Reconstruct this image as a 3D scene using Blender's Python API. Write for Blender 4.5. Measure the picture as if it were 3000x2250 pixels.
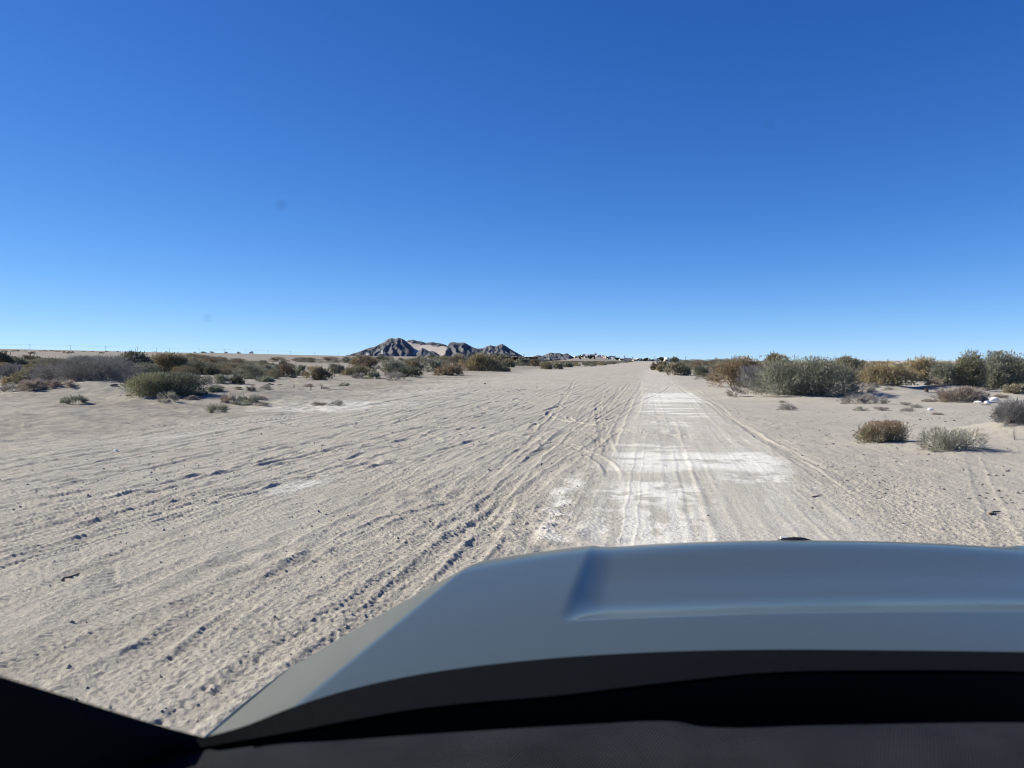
import bpy, math, random
import numpy as np
from mathutils import Vector

for o in list(bpy.data.objects):
    bpy.data.objects.remove(o)
S = bpy.context.scene
C = S.collection
R = math.radians

# ------------------------------------------------------------------ camera, sky, sun, exposure
F = 2253.0            # focal length in photo pixels (3000 wide)
HOR = 1056.0          # row of the eye-level horizon in the photo
H = 1.60              # eye height
YAW = R(10.07)        # the view looks this far to the left of the road's direction (+Y)
PIT = math.atan((1125 - HOR) / F)

cam = bpy.data.objects.new("camera", bpy.data.cameras.new("camera"))
C.objects.link(cam)
cam.location = (0, 0, H)
cam.rotation_euler = (math.pi / 2 - PIT, 0, YAW)
cam.data.sensor_width = 36
cam.data.lens = 36 * F / 3000
cam.data.clip_start = 0.02
cam.data.clip_end = 20000
cam.data.dof.use_dof = True
cam.data.dof.focus_distance = 40
cam.data.dof.aperture_fstop = 7.5
S.camera = cam

SUN_EL, SUN_LEFT = R(33), R(86)       # elevation; angle to the left of the road's direction
w = bpy.data.worlds.new("World")
S.world = w
w.use_nodes = True
nt = w.node_tree
bg = nt.nodes["Background"]
sky = nt.nodes.new("ShaderNodeTexSky")
sky.sky_type = 'NISHITA'
sky.sun_disc = False
sky.sun_elevation = SUN_EL
sky.sun_rotation = -SUN_LEFT
sky.altitude = 100
sky.air_density = 0.42
sky.dust_density = 0.0
sky.ozone_density = 10.0
hs = nt.nodes.new("ShaderNodeHueSaturation")
hs.inputs["Saturation"].default_value = 1.13
hs.inputs["Hue"].default_value = 0.511
vd = nt.nodes.new("ShaderNodeVectorMath"); vd.operation = 'MULTIPLY_ADD'      # soft shoulder: the horizon stays below white
vd.inputs[1].default_value = (.155,) * 3; vd.inputs[2].default_value = (1,) * 3
vq = nt.nodes.new("ShaderNodeVectorMath"); vq.operation = 'DIVIDE'
vs = nt.nodes.new("ShaderNodeVectorMath"); vs.operation = 'SCALE'; vs.inputs["Scale"].default_value = 1.37
nt.links.new(sky.outputs[0], vd.inputs[0]); nt.links.new(sky.outputs[0], vq.inputs[0]); nt.links.new(vd.outputs[0], vq.inputs[1])
nt.links.new(vq.outputs[0], vs.inputs[0]); nt.links.new(vs.outputs[0], hs.inputs["Color"])
nt.links.new(hs.outputs[0], bg.inputs[0])
bg.inputs[1].default_value = 0.132

sun = bpy.data.objects.new("sun", bpy.data.lights.new("sun", 'SUN'))
C.objects.link(sun)
sun.data.energy = 5.0
sun.data.angle = R(0.53)
sun.data.color = (1.0, 0.93, 0.82)
sd = Vector((-math.sin(SUN_LEFT) * math.cos(SUN_EL), math.cos(SUN_LEFT) * math.cos(SUN_EL), math.sin(SUN_EL)))
sun.rotation_euler = sd.to_track_quat('Z', 'Y').to_euler()
S.view_settings.view_transform = 'Standard'
S.view_settings.look = 'None'
S.view_settings.exposure = 0.69
S.view_settings.gamma = 1
S.render.engine = 'CYCLES'
S.cycles.filter_width = 1.0

# ------------------------------------------------------------------ helpers
FW = np.array([-math.sin(YAW), math.cos(YAW)])      # the car's (and camera's) forward
RT = np.array([math.cos(YAW), math.sin(YAW)])       # the car's right


def car(x, y, z):
    """car frame (right, forward, up) to world"""
    return (x * RT[0] + y * FW[0], x * RT[1] + y * FW[1], z)


def ray(px, py):
    cx, cy = (px - 1500) / F, (1125 - py) / F
    f = math.cos(PIT) + cy * math.sin(PIT)
    u = -math.sin(PIT) + cy * math.cos(PIT)
    return cx / f, u / f          # right and up per metre forward


def tag(o, label=None, cat=None, group=None, kind=None):
    if label: o["label"] = label
    if cat: o["category"] = cat
    if group: o["group"] = group
    if kind: o["kind"] = kind
    return o


def empty(name, loc, label, cat, group=None, rz=0):
    o = bpy.data.objects.new(name, None)
    C.objects.link(o)
    o.location = loc
    o.rotation_euler = (0, 0, rz)
    o.empty_display_size = 0.1
    return tag(o, label, cat, group)


def mesh_np(name, V, Fc, smooth=False):
    """V (n,3), Fc (m,k) -> mesh datablock"""
    V = np.asarray(V, np.float32); Fc = np.asarray(Fc, np.int32)
    me = bpy.data.meshes.new(name)
    n, m, k = len(V), len(Fc), Fc.shape[1]
    me.vertices.add(n); me.vertices.foreach_set("co", V.ravel())
    me.loops.add(m * k); me.loops.foreach_set("vertex_index", Fc.ravel())
    me.polygons.add(m)
    me.polygons.foreach_set("loop_start", np.arange(0, m * k, k, dtype=np.int32))
    me.update(calc_edges=True)
    me.polygons.foreach_set("use_smooth", np.full(m, smooth))
    return me


def col_attr(me, name, cols):
    a = me.attributes.new(name, 'FLOAT_COLOR', 'POINT')
    c = np.ones((len(cols), 4), np.float32); c[:, :3] = cols
    a.data.foreach_set("color", c.ravel())


def obj(name, me, mat, parent=None, loc=None):
    o = bpy.data.objects.new(name, me)
    C.objects.link(o)
    if mat is not None and not me.materials:
        me.materials.append(mat)
    if parent is not None: o.parent = parent
    if loc is not None: o.location = loc
    return o


class MB:
    """collects simple shapes into one mesh"""
    def __init__(s): s.v = []; s.f = []

    def add(s, vs, fs):
        b = len(s.v); s.v += [tuple(p) for p in vs]; s.f += [[i + b for i in q] for q in fs]

    def box(s, x0, x1, y0, y1, z0, z1):
        s.add([(x0, y0, z0), (x1, y0, z0), (x1, y1, z0), (x0, y1, z0), (x0, y0, z1), (x1, y0, z1), (x1, y1, z1), (x0, y1, z1)],
              [(3, 2, 1, 0), (4, 5, 6, 7), (0, 1, 5, 4), (1, 2, 6, 5), (2, 3, 7, 6), (3, 0, 4, 7)])

    def tube(s, pts, rads, n=6):
        pts = [Vector(p) for p in pts]
        b = len(s.v)
        for i, p in enumerate(pts):
            d = (pts[min(i + 1, len(pts) - 1)] - pts[max(i - 1, 0)]).normalized()
            a = d.orthogonal().normalized(); c = d.cross(a)
            r = rads[i] if hasattr(rads, '__len__') else rads
            for k in range(n):
                t = 2 * math.pi * k / n
                s.v.append(tuple(p + a * (r * math.cos(t)) + c * (r * math.sin(t))))
        for i in range(len(pts) - 1):
            for k in range(n):
                s.f.append([b + i * n + k, b + i * n + (k + 1) % n, b + (i + 1) * n + (k + 1) % n, b + (i + 1) * n + k])
        s.f.append([b + k for k in range(n)][::-1]); e = b + (len(pts) - 1) * n
        s.f.append([e + k for k in range(n)])

    def grid(s, rows):
        b = len(s.v); m = len(rows[0])
        for r in rows: s.v += [tuple(p) for p in r]
        for i in range(len(rows) - 1):
            for k in range(m - 1):
                s.f.append([b + i * m + k, b + i * m + k + 1, b + (i + 1) * m + k + 1, b + (i + 1) * m + k])

    def mesh(s, name, smooth=False):
        me = bpy.data.meshes.new(name)
        me.from_pydata(s.v, [], s.f); me.update()
        if smooth: me.polygons.foreach_set("use_smooth", [True] * len(me.polygons))
        return me


_rng0 = np.random.default_rng(5)
_ang = _rng0.random((8, 256, 256)) * 2 * np.pi
_GX, _GY = np.cos(_ang).astype(np.float32), np.sin(_ang).astype(np.float32)


def noise(x, y, s=1.0, seed=0):
    """gradient noise of wavelength s, about -1..1"""
    x = x / s + seed * 17.37; y = y / s - seed * 9.13
    xi = np.floor(x).astype(np.int64); yi = np.floor(y).astype(np.int64)
    fx = (x - xi).astype(np.float32); fy = (y - yi).astype(np.float32)
    k = seed % 8
    def g(i, j):
        a, b = (xi + i) & 255, (yi + j) & 255
        return _GX[k, a, b] * (fx - i) + _GY[k, a, b] * (fy - j)
    u = fx * fx * fx * (fx * (fx * 6 - 15) + 10); v = fy * fy * fy * (fy * (fy * 6 - 15) + 10)
    a = g(0, 0) * (1 - u) + g(1, 0) * u; b = g(0, 1) * (1 - u) + g(1, 1) * u
    return (a * (1 - v) + b * v) * 1.5


def sstep(a, b, x):
    t = np.clip((x - a) / (b - a), 0, 1)
    return t * t * (3 - 2 * t)


# ------------------------------------------------------------------ materials
def new_mat(name):
    m = bpy.data.materials.new(name); m.use_nodes = True
    return m, m.node_tree, m.node_tree.nodes["Principled BSDF"]


def simple(name, c, rough=0.7, metal=0.0, coat=0.0, noise_amt=0.12, scale=30.0, bump=0.0, spec=0.5):
    m, t, p = new_mat(name)
    n = t.nodes.new("ShaderNodeTexNoise"); n.inputs["Scale"].default_value = scale; n.inputs["Detail"].default_value = 5
    tc = t.nodes.new("ShaderNodeTexCoord"); t.links.new(tc.outputs["Object"], n.inputs["Vector"])
    r = t.nodes.new("ShaderNodeMapRange")
    r.inputs["To Min"].default_value = 1 - noise_amt; r.inputs["To Max"].default_value = 1 + noise_amt
    t.links.new(n.outputs["Fac"], r.inputs["Value"])
    mx = t.nodes.new("ShaderNodeMix"); mx.data_type = 'RGBA'; mx.blend_type = 'MULTIPLY'
    mx.inputs[0].default_value = 1; mx.inputs[6].default_value = (*c, 1)
    t.links.new(r.outputs[0], mx.inputs[7]); t.links.new(mx.outputs[2], p.inputs["Base Color"])
    p.inputs["Roughness"].default_value = rough; p.inputs["Metallic"].default_value = metal
    p.inputs["Coat Weight"].default_value = coat; p.inputs["Specular IOR Level"].default_value = spec
    if bump:
        b = t.nodes.new("ShaderNodeBump"); b.inputs["Strength"].default_value = bump; b.inputs["Distance"].default_value = 0.01
        t.links.new(n.outputs["Fac"], b.inputs["Height"]); t.links.new(b.outputs[0], p.inputs["Normal"])
    return m


def foliage_mat():
    m, t, p = new_mat("foliage")
    a = t.nodes.new("ShaderNodeAttribute"); a.attribute_name = "col"
    t.nodes.remove(p)
    d = t.nodes.new("ShaderNodeBsdfDiffuse"); tr = t.nodes.new("ShaderNodeBsdfTranslucent"); mx = t.nodes.new("ShaderNodeMixShader")
    mx.inputs[0].default_value = 0.22
    t.links.new(a.outputs["Color"], d.inputs["Color"]); t.links.new(a.outputs["Color"], tr.inputs["Color"])
    t.links.new(d.outputs[0], mx.inputs[1]); t.links.new(tr.outputs[0], mx.inputs[2])
    t.links.new(mx.outputs[0], t.nodes["Material Output"].inputs[0])
    return m


SAND, SALT = (0.392, 0.366, 0.303), (0.66, 0.64, 0.57)


def sand_mat(name, base=SAND, salt=True, fine=1.0):
    m, t, p = new_mat(name)
    L = t.links.new
    tc = t.nodes.new("ShaderNodeTexCoord")
    def nz(scale, det, rough=0.6):
        n = t.nodes.new("ShaderNodeTexNoise"); n.inputs["Scale"].default_value = scale
        n.inputs["Detail"].default_value = det; n.inputs["Roughness"].default_value = rough
        L(tc.outputs["Object"], n.inputs["Vector"]); return n
    n1, n2, n3 = nz(0.35, 6), nz(9, 6, 0.7), nz(70, 4, 0.7)
    def ramp(n, lo, hi, a, b):
        r = t.nodes.new("ShaderNodeMapRange"); r.inputs[1].default_value = lo; r.inputs[2].default_value = hi
        r.inputs[3].default_value = a; r.inputs[4].default_value = b
        L(n.outputs["Fac"], r.inputs[0]); return r
    def mul(a, b):
        x = t.nodes.new("ShaderNodeMath"); x.operation = 'MULTIPLY'; L(a.outputs[0], x.inputs[0]); L(b.outputs[0], x.inputs[1]); return x
    k = mul(mul(ramp(n1, .3, .7, .93, 1.07), ramp(n2, .3, .7, .90, 1.08)), ramp(n3, .3, .7, .86, 1.12))
    c0 = t.nodes.new("ShaderNodeMix"); c0.data_type = 'RGBA'
    c0.inputs[6].default_value = (*base, 1); c0.inputs[7].default_value = (*SALT, 1)
    if salt:
        at = t.nodes.new("ShaderNodeAttribute"); at.attribute_name = "salt"
        L(at.outputs["Fac"], c0.inputs[0])
        tn = t.nodes.new("ShaderNodeAttribute"); tn.attribute_name = "gravelly"
        c1 = t.nodes.new("ShaderNodeMix"); c1.data_type = 'RGBA'
        c1.inputs[6].default_value = (*base, 1); c1.inputs[7].default_value = (.235, .214, .172, 1)
        L(tn.outputs["Fac"], c1.inputs[0]); L(c1.outputs[2], c0.inputs[6])
    else:
        c0.inputs[0].default_value = 0
    mx = t.nodes.new("ShaderNodeMix"); mx.data_type = 'RGBA'; mx.blend_type = 'MULTIPLY'; mx.inputs[0].default_value = 1
    L(c0.outputs[2], mx.inputs[6]); L(k.outputs[0], mx.inputs[7]); L(mx.outputs[2], p.inputs["Base Color"])
    p.inputs["Roughness"].default_value = 0.95; p.inputs["Specular IOR Level"].default_value = 0.15
    b1 = t.nodes.new("ShaderNodeBump"); b1.inputs["Strength"].default_value = 0.9 * fine; b1.inputs["Distance"].default_value = 0.020
    b2 = t.nodes.new("ShaderNodeBump"); b2.inputs["Strength"].default_value = 0.8 * fine; b2.inputs["Distance"].default_value = 0.011
    L(nz(22, 6, 0.7).outputs["Fac"], b1.inputs["Height"]); L(n3.outputs["Fac"], b2.inputs["Height"])
    L(b1.outputs[0], b2.inputs["Normal"]); L(b2.outputs[0], p.inputs["Normal"])
    return m


M_LEAF = foliage_mat()
M_SAND = sand_mat("sand")
M_TRACK = sand_mat("packed_sand", (0.392, 0.366, 0.303), fine=0.7)
M_BARK = simple("bark", (0.16, 0.13, 0.10), 0.9)
M_STONE = simple("dark_stone", (0.165, 0.155, 0.142), 0.85, noise_amt=0.35, scale=40, bump=0.5)
M_STONE2 = simple("pale_stone", (0.34, 0.31, 0.28), 0.85, noise_amt=0.25, scale=40, bump=0.5)

# ------------------------------------------------------------------ terrain shape
EL_PX = np.array([-2500, 0, 500, 1000, 1250, 1400, 1480, 1560])
EL_V = np.array([.0135, .0124, .0093, .0056, .0048, .0036, .0020, 0.0])
EL_W = np.array([1, 1, 1, 1, .95, .6, .25, 0.0])
GAUSS = [  # px, py, radius_m, height: humps and banks traced from the photo
    (300, 1150, 3.2, 0.55), (470, 1165, 2.6, 0.30), (700, 1165, 2.5, 0.34), (820, 1150, 2.4, 0.20), (150, 1135, 2.5, .22),
    (2640, 1168, 1.9, 0.34), (2760, 1150, 1.6, 0.32), (2560, 1150, 1.8, .32), (2300, 1165, 2.6, 0.14), (2890, 1140, 2.4, .38),
    (3050, 1290, 1.5, 0.45), (2150, 1150, 2.0, .15), (1310, 1085, 2.5, .25), (620, 1125, 2.5, .25), (2790, 1320, 0.9, .07),
]


def broad(x, y):
    x = np.asarray(x, float); y = np.asarray(y, float)
    f = x * FW[0] + y * FW[1]; r = x * RT[0] + y * RT[1]
    d = np.hypot(x, y)
    px = 1500 + F * np.where(f > 1, r / np.maximum(f, 1), np.where(r < 0, -9, 9))
    e = np.interp(px, EL_PX, EL_V); wt = np.interp(px, EL_PX, EL_W)
    dd = np.minimum(d, 2600)
    h = wt * (1.6 + e * dd) * sstep(45, 330, d)
    # the town's low rise
    h = h + 12.0 * np.exp(-((px - 1735) / 75) ** 2) * sstep(1100, 1900, d) * (f > 1)
    return h


def at0(px, py, dmax=260.0):
    """where the ray through a photo pixel meets the broad ground"""
    rx, uz = ray(px, py)
    f = np.geomspace(2.0, dmax, 5000)
    X = f * (FW[0] + rx * RT[0]); Y = f * (FW[1] + rx * RT[1]); Z = H + f * uz
    hit = np.nonzero(Z < broad(X, Y))[0]
    i = hit[0] if len(hit) else len(f) - 1
    return X[i], Y[i], f[i]


GP = [(*at0(px, py)[:2], r, h) for px, py, r, h in GAUSS]
MOUNDS = []          # shrub hummocks, filled in below


def ground_z(x, y):
    x = np.asarray(x, float); y = np.asarray(y, float)
    z = broad(x, y)
    for gx, gy, r, h in GP:
        z = z + h * np.exp(-((x - gx) ** 2 + (y - gy) ** 2) / (r * r))
    for gx, gy, r, h in MOUNDS:
        z = z + h * np.exp(-((x - gx) ** 2 + (y - gy) ** 2) / (r * r))
    return z


def at(px, py, dmax=420):
    """photo pixel to a point on the finished ground"""
    rx, uz = ray(px, py)
    f = np.geomspace(2.0, dmax, 4000)
    X = f * (FW[0] + rx * RT[0]); Y = f * (FW[1] + rx * RT[1]); Z = H + f * uz
    hit = np.nonzero(Z < ground_z(X, Y))[0]
    i = hit[0] if len(hit) else len(f) - 1
    return float(X[i]), float(Y[i]), float(f[i])


# ------------------------------------------------------------------ shrubs: what stands where (photo pixels)
# label, name, centre px, base py, width px, top py, kind, number of lobes
SH = [
 # --- left side, near to far
 ("broad two-toned shrub, yellow green on the left, nearest on the left bank", "saltbush", 478, 1172, 216, 1094, "twotone", 3),
 ("rounded green shrub with yellow twigs at its left foot", "saltbush", 112, 1130, 132, 1080, "olive", 3),
 ("small golden yellow shrub at the left edge beside the green one", "saltbush", 28, 1131, 40, 1104, "gold", 1),
 ("wide leafless grey thicket, the largest bare one on the left", "bare_thicket", 282, 1118, 240, 1046, "grey", 4),
 ("round olive shrub with a dark open underside behind the grey thicket", "saltbush", 165, 1090, 62, 1053, "olive", 2),
 ("tall dark green shrub at the right end of the grey thicket", "saltbush", 392, 1104, 108, 1033, "dark", 3),
 ("tall golden olive shrub behind the nearest two-toned shrub", "saltbush", 500, 1100, 96, 1037, "goldolive", 3),
 ("dense dark green shrub right of the tall golden olive one", "saltbush", 588, 1101, 106, 1064, "dark", 3),
 ("dark brown shrub against the left picture edge", "saltbush", 12, 1082, 50, 1032, "dark", 2),
 ("low dark grey bare shrub behind the small golden one", "bare_thicket", 34, 1112, 82, 1072, "grey", 2),
 ("flat-topped dark brown shrub standing on the left behind everything", "saltbush", 87, 1068, 50, 1044, "brown", 2),
 ("greyish green shrub between the two dark ones at far left", "saltbush", 44, 1080, 56, 1050, "green", 2),
 ("small dark round shrub alone on pale sand near the bank", "saltbush", 698, 1125, 30, 1104, "dark", 1),
 ("small brown round shrub at the right end of the left scrub", "saltbush", 757, 1108, 34, 1087, "brown", 1),
 ("small grey green shrub just behind the small dark round one", "saltbush", 703, 1105, 30, 1085, "green", 1),
 ("olive grey shrub with loose twigs left of the dark brown shrub", "saltbush", 787, 1103, 64, 1072, "green", 2),
 ("dark brown shrub casting a long shadow beside the domed golden one", "saltbush", 837, 1108, 58, 1068, "brown", 2),
 ("greyish shrub between the dark brown and the domed golden shrub", "saltbush", 878, 1102, 36, 1073, "green", 1),
 ("neat domed shrub, golden on its sunlit left, dark on its shaded right", "saltbush", 928, 1114, 74, 1076, "goldolive", 2),
 ("reddish brown shrub standing alone on sand below the hill foot", "saltbush", 1064, 1081, 84, 1044, "red", 3),
 ("dull green shrub right behind the neat domed one", "saltbush", 987, 1096, 46, 1069, "green", 2),
 ("long low brown and olive shrub in front of the reddish one", "saltbush", 1052, 1102, 102, 1077, "goldolive", 3),
 ("olive shrub rising above a dark green one below the hill", "saltbush", 1156, 1100, 80, 1058, "green", 2),
 ("dark green spreading shrub with a grey skirt below the hill", "saltbush", 1192, 1107, 90, 1079, "dark", 3),
 ("tall olive shrub below the hill's sand slope", "saltbush", 1217, 1088, 72, 1052, "olive", 2),
 ("greyish olive shrub just left of the golden brown dome", "saltbush", 1277, 1091, 64, 1057, "green", 2),
 ("golden brown dome-shaped shrub with a sharp shadow on open sand", "saltbush", 1312, 1102, 78, 1068, "red", 2),
 ("olive shrub at the left end of the large golden olive clump", "saltbush", 1337, 1077, 56, 1039, "olive", 2),
 ("large golden olive shrub, biggest in the middle distance", "saltbush", 1410, 1089, 124, 1038, "goldolive", 4),
 ("dark shrub hugging the back of the large golden olive one", "saltbush", 1463, 1068, 54, 1040, "dark", 2),
 ("rounded brown olive shrub with its shadow beyond the large clump", "saltbush", 1489, 1077, 50, 1053, "goldolive", 2),
 ("tiny dark shrub lying flat on sand right of the large clump", "saltbush", 1479, 1089, 22, 1081, "dark", 1),
 ("low dark skirt shrub at the right foot of the large clump", "saltbush", 1456, 1088, 28, 1072, "dark", 1),
 ("greyish olive shrub at the verge, below the gap between hills", "saltbush", 1529, 1070, 50, 1048, "green", 2),
 ("brown shrub at the verge below the second small hill", "saltbush", 1570, 1074, 36, 1055, "brown", 1),
 ("wide olive shrub, last large one left of the track", "saltbush", 1612, 1083, 70, 1059, "olive", 3),
 ("small dull shrub at the end of the left verge", "saltbush", 1662, 1076, 22, 1066, "green", 1),
 # --- right side
 ("biggest grey green shrub, standing right of the track at the verge", "saltbush", 2350, 1168, 262, 1047, "green", 6),
 ("tall golden brown shrub left of the biggest grey green one", "saltbush", 2172, 1140, 148, 1046, "red", 4),
 ("bare grey shrub between the golden brown and the biggest green one", "bare_thicket", 2212, 1150, 100, 1078, "grey", 2),
 ("small dry grey shrub on sand below the golden brown one", "dry_tuft", 2155, 1165, 44, 1137, "dry", 1),
 ("dark golden shrub rising behind the biggest green one's left side", "saltbush", 2272, 1092, 70, 1038, "goldolive", 2),
 ("olive shrub close behind the biggest green one's right shoulder", "saltbush", 2478, 1120, 84, 1046, "olive", 3),
 ("dark green shrub peeking between green and golden shrubs on the right", "saltbush", 2508, 1112, 56, 1052, "dark", 2),
 ("low brown shrub at the right foot of the biggest green one", "saltbush", 2494, 1128, 40, 1076, "brown", 2),
 ("straggly golden shrub with dark branches right of the white litter gap", "saltbush", 2596, 1136, 148, 1064, "gold", 3),
 ("bright golden topped shrub highest of the golden pair", "saltbush", 2702, 1120, 100, 1047, "gold", 3),
 ("grey green shrub beside the bright golden topped one", "saltbush", 2772, 1135, 76, 1062, "green", 2),
 ("tall narrow olive shrub left of the right-hand thicket", "saltbush", 2842, 1141, 78, 1029, "olive", 3),
 ("massive olive green shrub filling the right picture edge", "saltbush", 2945, 1146, 160, 1031, "green", 5),
 ("grey purple dry shrub between the biggest green and golden shrubs", "dry_tuft", 2508, 1158, 96, 1127, "dry", 3),
 ("low dry shrub on a sand lip in front of the grey purple one", "dry_tuft", 2526, 1187, 114, 1158, "dry", 3),
 ("low pinkish dry shrub beside the white rubbish bags", "dry_tuft", 2814, 1180, 124, 1137, "pink", 3),
 ("low dry strip of growth under the bright golden shrub", "dry_tuft", 2747, 1137, 76, 1118, "pink", 2),
 ("low olive skirt shrub at the right picture edge", "saltbush", 2972, 1155, 74, 1127, "olive", 2),
 ("bare grey shrub on the sandy bank at the right edge", "bare_thicket", 2985, 1250, 124, 1176, "grey", 3),
 ("small rust tipped green shrub alone on the sand at right", "saltbush", 2586, 1303, 162, 1237, "rust", 2),
 ("sprawling pale dry shrub with open twigs at right front", "dry_tuft", 2785, 1330, 168, 1258, "pale", 4),
 ("dense olive shrub with a dark green foot at the right verge", "saltbush", 1990, 1103, 74, 1064, "olive", 3),
 ("round grey green shrub right of the dark footed olive one", "saltbush", 2058, 1102, 46, 1074, "green", 2),
 ("grey green shrub touching the tall golden brown one's back", "saltbush", 2096, 1094, 42, 1067, "green", 2),
 ("dark topped shrub highest in the far right row", "saltbush", 1976, 1070, 32, 1049, "dark", 1),
 ("low pinkish brown shrub at the left foot of the golden brown one", "saltbush", 2090, 1117, 36, 1093, "pinkish", 1),
 ("small dark brown shrub, first of the right verge row", "saltbush", 1914, 1085, 16, 1068, "brown", 1),
 ("small golden shrub, second of the right verge row", "saltbush", 1933, 1091, 20, 1074, "gold", 1),
 ("small olive shrub behind the first two of the right verge", "saltbush", 1936, 1082, 34, 1062, "olive", 1),
 # --- low tufts
 ("low brown tuft below the rounded green shrub on the left", "dry_tuft", 92, 1148, 66, 1118, "pink", 2),
 ("low reddish dry tuft at the right foot of the rounded green shrub", "dry_tuft", 168, 1140, 84, 1118, "pink", 2),
 ("dark low tuft at the left edge on the sand", "dry_tuft", 26, 1150, 62, 1132, "dry", 2),
 ("flat green tuft alone on the sand at left", "dry_tuft", 220, 1185, 60, 1166, "greentuft", 1),
 ("dry spiky tuft in front of the nearest two-toned shrub", "dry_tuft", 490, 1183, 50, 1154, "pale", 1),
 ("green tuft in the shadow tip of the nearest two-toned shrub", "dry_tuft", 636, 1207, 58, 1190, "greentuft", 1),
 ("thin dark tuft at the top of the left bank", "dry_tuft", 630, 1152, 32, 1138, "greentuft", 1),
 ("wispy green tuft on the left bank slope", "dry_tuft", 728, 1180, 48, 1162, "greentuft", 1),
 ("brownish dry tuft on the bank right of the shadow", "dry_tuft", 672, 1184, 42, 1160, "pink", 1),
 ("tiny dark tuft on the bank crest", "dry_tuft", 735, 1146, 16, 1137, "dry", 1),
 ("flat green tuft in front of the small brown round shrub", "dry_tuft", 775, 1120, 42, 1108, "greentuft", 1),
 ("low grey tuft left of the small dark round shrub", "dry_tuft", 592, 1131, 58, 1106, "dry", 2),
 ("low grey green tuft behind the pale sand patch", "dry_tuft", 643, 1124, 56, 1102, "greentuft", 2),
 ("blue green low tuft left of the dark spreading shrub", "dry_tuft", 1092, 1111, 34, 1093, "greentuft", 1),
 ("grey low growth at the foot of the dark spreading shrub", "dry_tuft", 1152, 1116, 60, 1094, "dry", 2),
 ("thin dry tuft left of the blue green tuft", "dry_tuft", 1050, 1110, 32, 1099, "dry", 1),
]
ROWS = [   # shared labels: rows of shrubs that nothing tells apart
 ("low olive shrub in the back row of scrub behind the left bank", "shrubs of the left back row", "saltbush",
  [(567, 1064, 66, 1035), (612, 1070, 48, 1041), (650, 1072, 34, 1043), (698, 1067, 56, 1048), (748, 1080, 58, 1053), (655, 1100, 60, 1074),
   (712, 1092, 54, 1066), (760, 1097, 52, 1070), (240, 1060, 60, 1040), (310, 1058, 60, 1044), (445, 1062, 50, 1046), (520, 1058, 40, 1040), (95, 1088, 52, 1064),
   (690, 1082, 46, 1060), (640, 1086, 46, 1058), (420, 1080, 60, 1056),
   (602, 1099, 92, 1058), (665, 1096, 84, 1058), (722, 1093, 80, 1058), (640, 1078, 74, 1044), (556, 1087, 84, 1042), (690, 1080, 72, 1048), (745, 1087, 62, 1056), (476, 1078, 74, 1040),
   (332, 1070, 84, 1044), (122, 1078, 80, 1050), (785, 1092, 50, 1066), (585, 1060, 80, 1036)]),
 ("rounded olive shrub in the thick belt along the right verge beyond the white crust", "belt along the right verge", "saltbush",
  [(2012, 1082, 64, 1054), (2052, 1086, 62, 1056), (2088, 1080, 64, 1054), (2030, 1074, 64, 1051), (2070, 1070, 72, 1051), (2108, 1074, 64, 1050), (1966, 1091, 42, 1062), (2128, 1082, 54, 1052), (2000, 1072, 52, 1053), (1950, 1078, 34, 1058),
   (2145, 1074, 60, 1048), (2420, 1090, 70, 1054), (2560, 1092, 70, 1060), (2740, 1092, 80, 1058), (2640, 1090, 70, 1062)]),
 ("small far shrub in the line on sand left of the hill foot", "shrubs in the line before the hill", "saltbush",
  [(815, 1061, 52, 1045), (880, 1059, 48, 1045), (915, 1059, 44, 1046), (970, 1059, 52, 1044), (1016, 1059, 40, 1044), (1112, 1060, 36, 1040),
   (1140, 1059, 34, 1042), (1082, 1060, 36, 1041), (1178, 1055, 26, 1047), (1210, 1054, 20, 1050), (1242, 1054, 24, 1050), (1297, 1063, 44, 1041)]),
 ("tiny dark shrub on the skyline of the raised plain at left", "shrubs on the left skyline", "saltbush",
  [(94, 1037, 20, 1029), (188, 1035, 10, 1028), (201, 1036, 12, 1028), (212, 1035, 10, 1029), (297, 1036, 16, 1031), (314, 1030, 12, 1027), (345, 1031, 8, 1028),
   (10, 1029, 20, 1026), (34, 1029, 18, 1026), (52, 1029, 14, 1025), (75, 1029, 16, 1027), (115, 1029, 14, 1027), (132, 1029, 18, 1026), (152, 1029, 16, 1026),
   (172, 1030, 20, 1027), (245, 1030, 14, 1028), (270, 1030, 12, 1028), (598, 1033, 17, 1029), (621, 1033, 13, 1029), (663, 1034, 11, 1030), (701, 1034, 12, 1030),
   (736, 1034, 12, 1029), (570, 1033, 8, 1030), (488, 1032, 8, 1029), (455, 1032, 20, 1030)]),
]

PAL = {  # leaf colours: main, second (mixed in by clump)
 "green": ((.235, .240, .185), (.170, .175, .125)), "olive": ((.205, .198, .138), (.235, .205, .140)), "dark": ((.120, .128, .094), (.160, .155, .110)),
 "gold": ((.360, .295, .175), (.230, .205, .135)), "goldolive": ((.270, .222, .135), (.170, .165, .110)), "brown": ((.175, .150, .115), (.205, .165, .112)),
 "red": ((.265, .205, .135), (.195, .178, .118)), "grey": ((.205, .200, .190), (.150, .150, .145)), "dry": ((.300, .270, .240), (.220, .208, .180)),
 "pink": ((.320, .262, .220), (.255, .232, .185)), "pale": ((.320, .305, .245), (.255, .252, .200)), "greentuft": ((.205, .222, .160), (.255, .245, .180)),
 "rust": ((.250, .180, .125), (.200, .205, .138)), "pinkish": ((.270, .235, .190), (.220, .205, .155)), "twotone": ((.245, .240, .145), (.120, .135, .098)),
}


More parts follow.
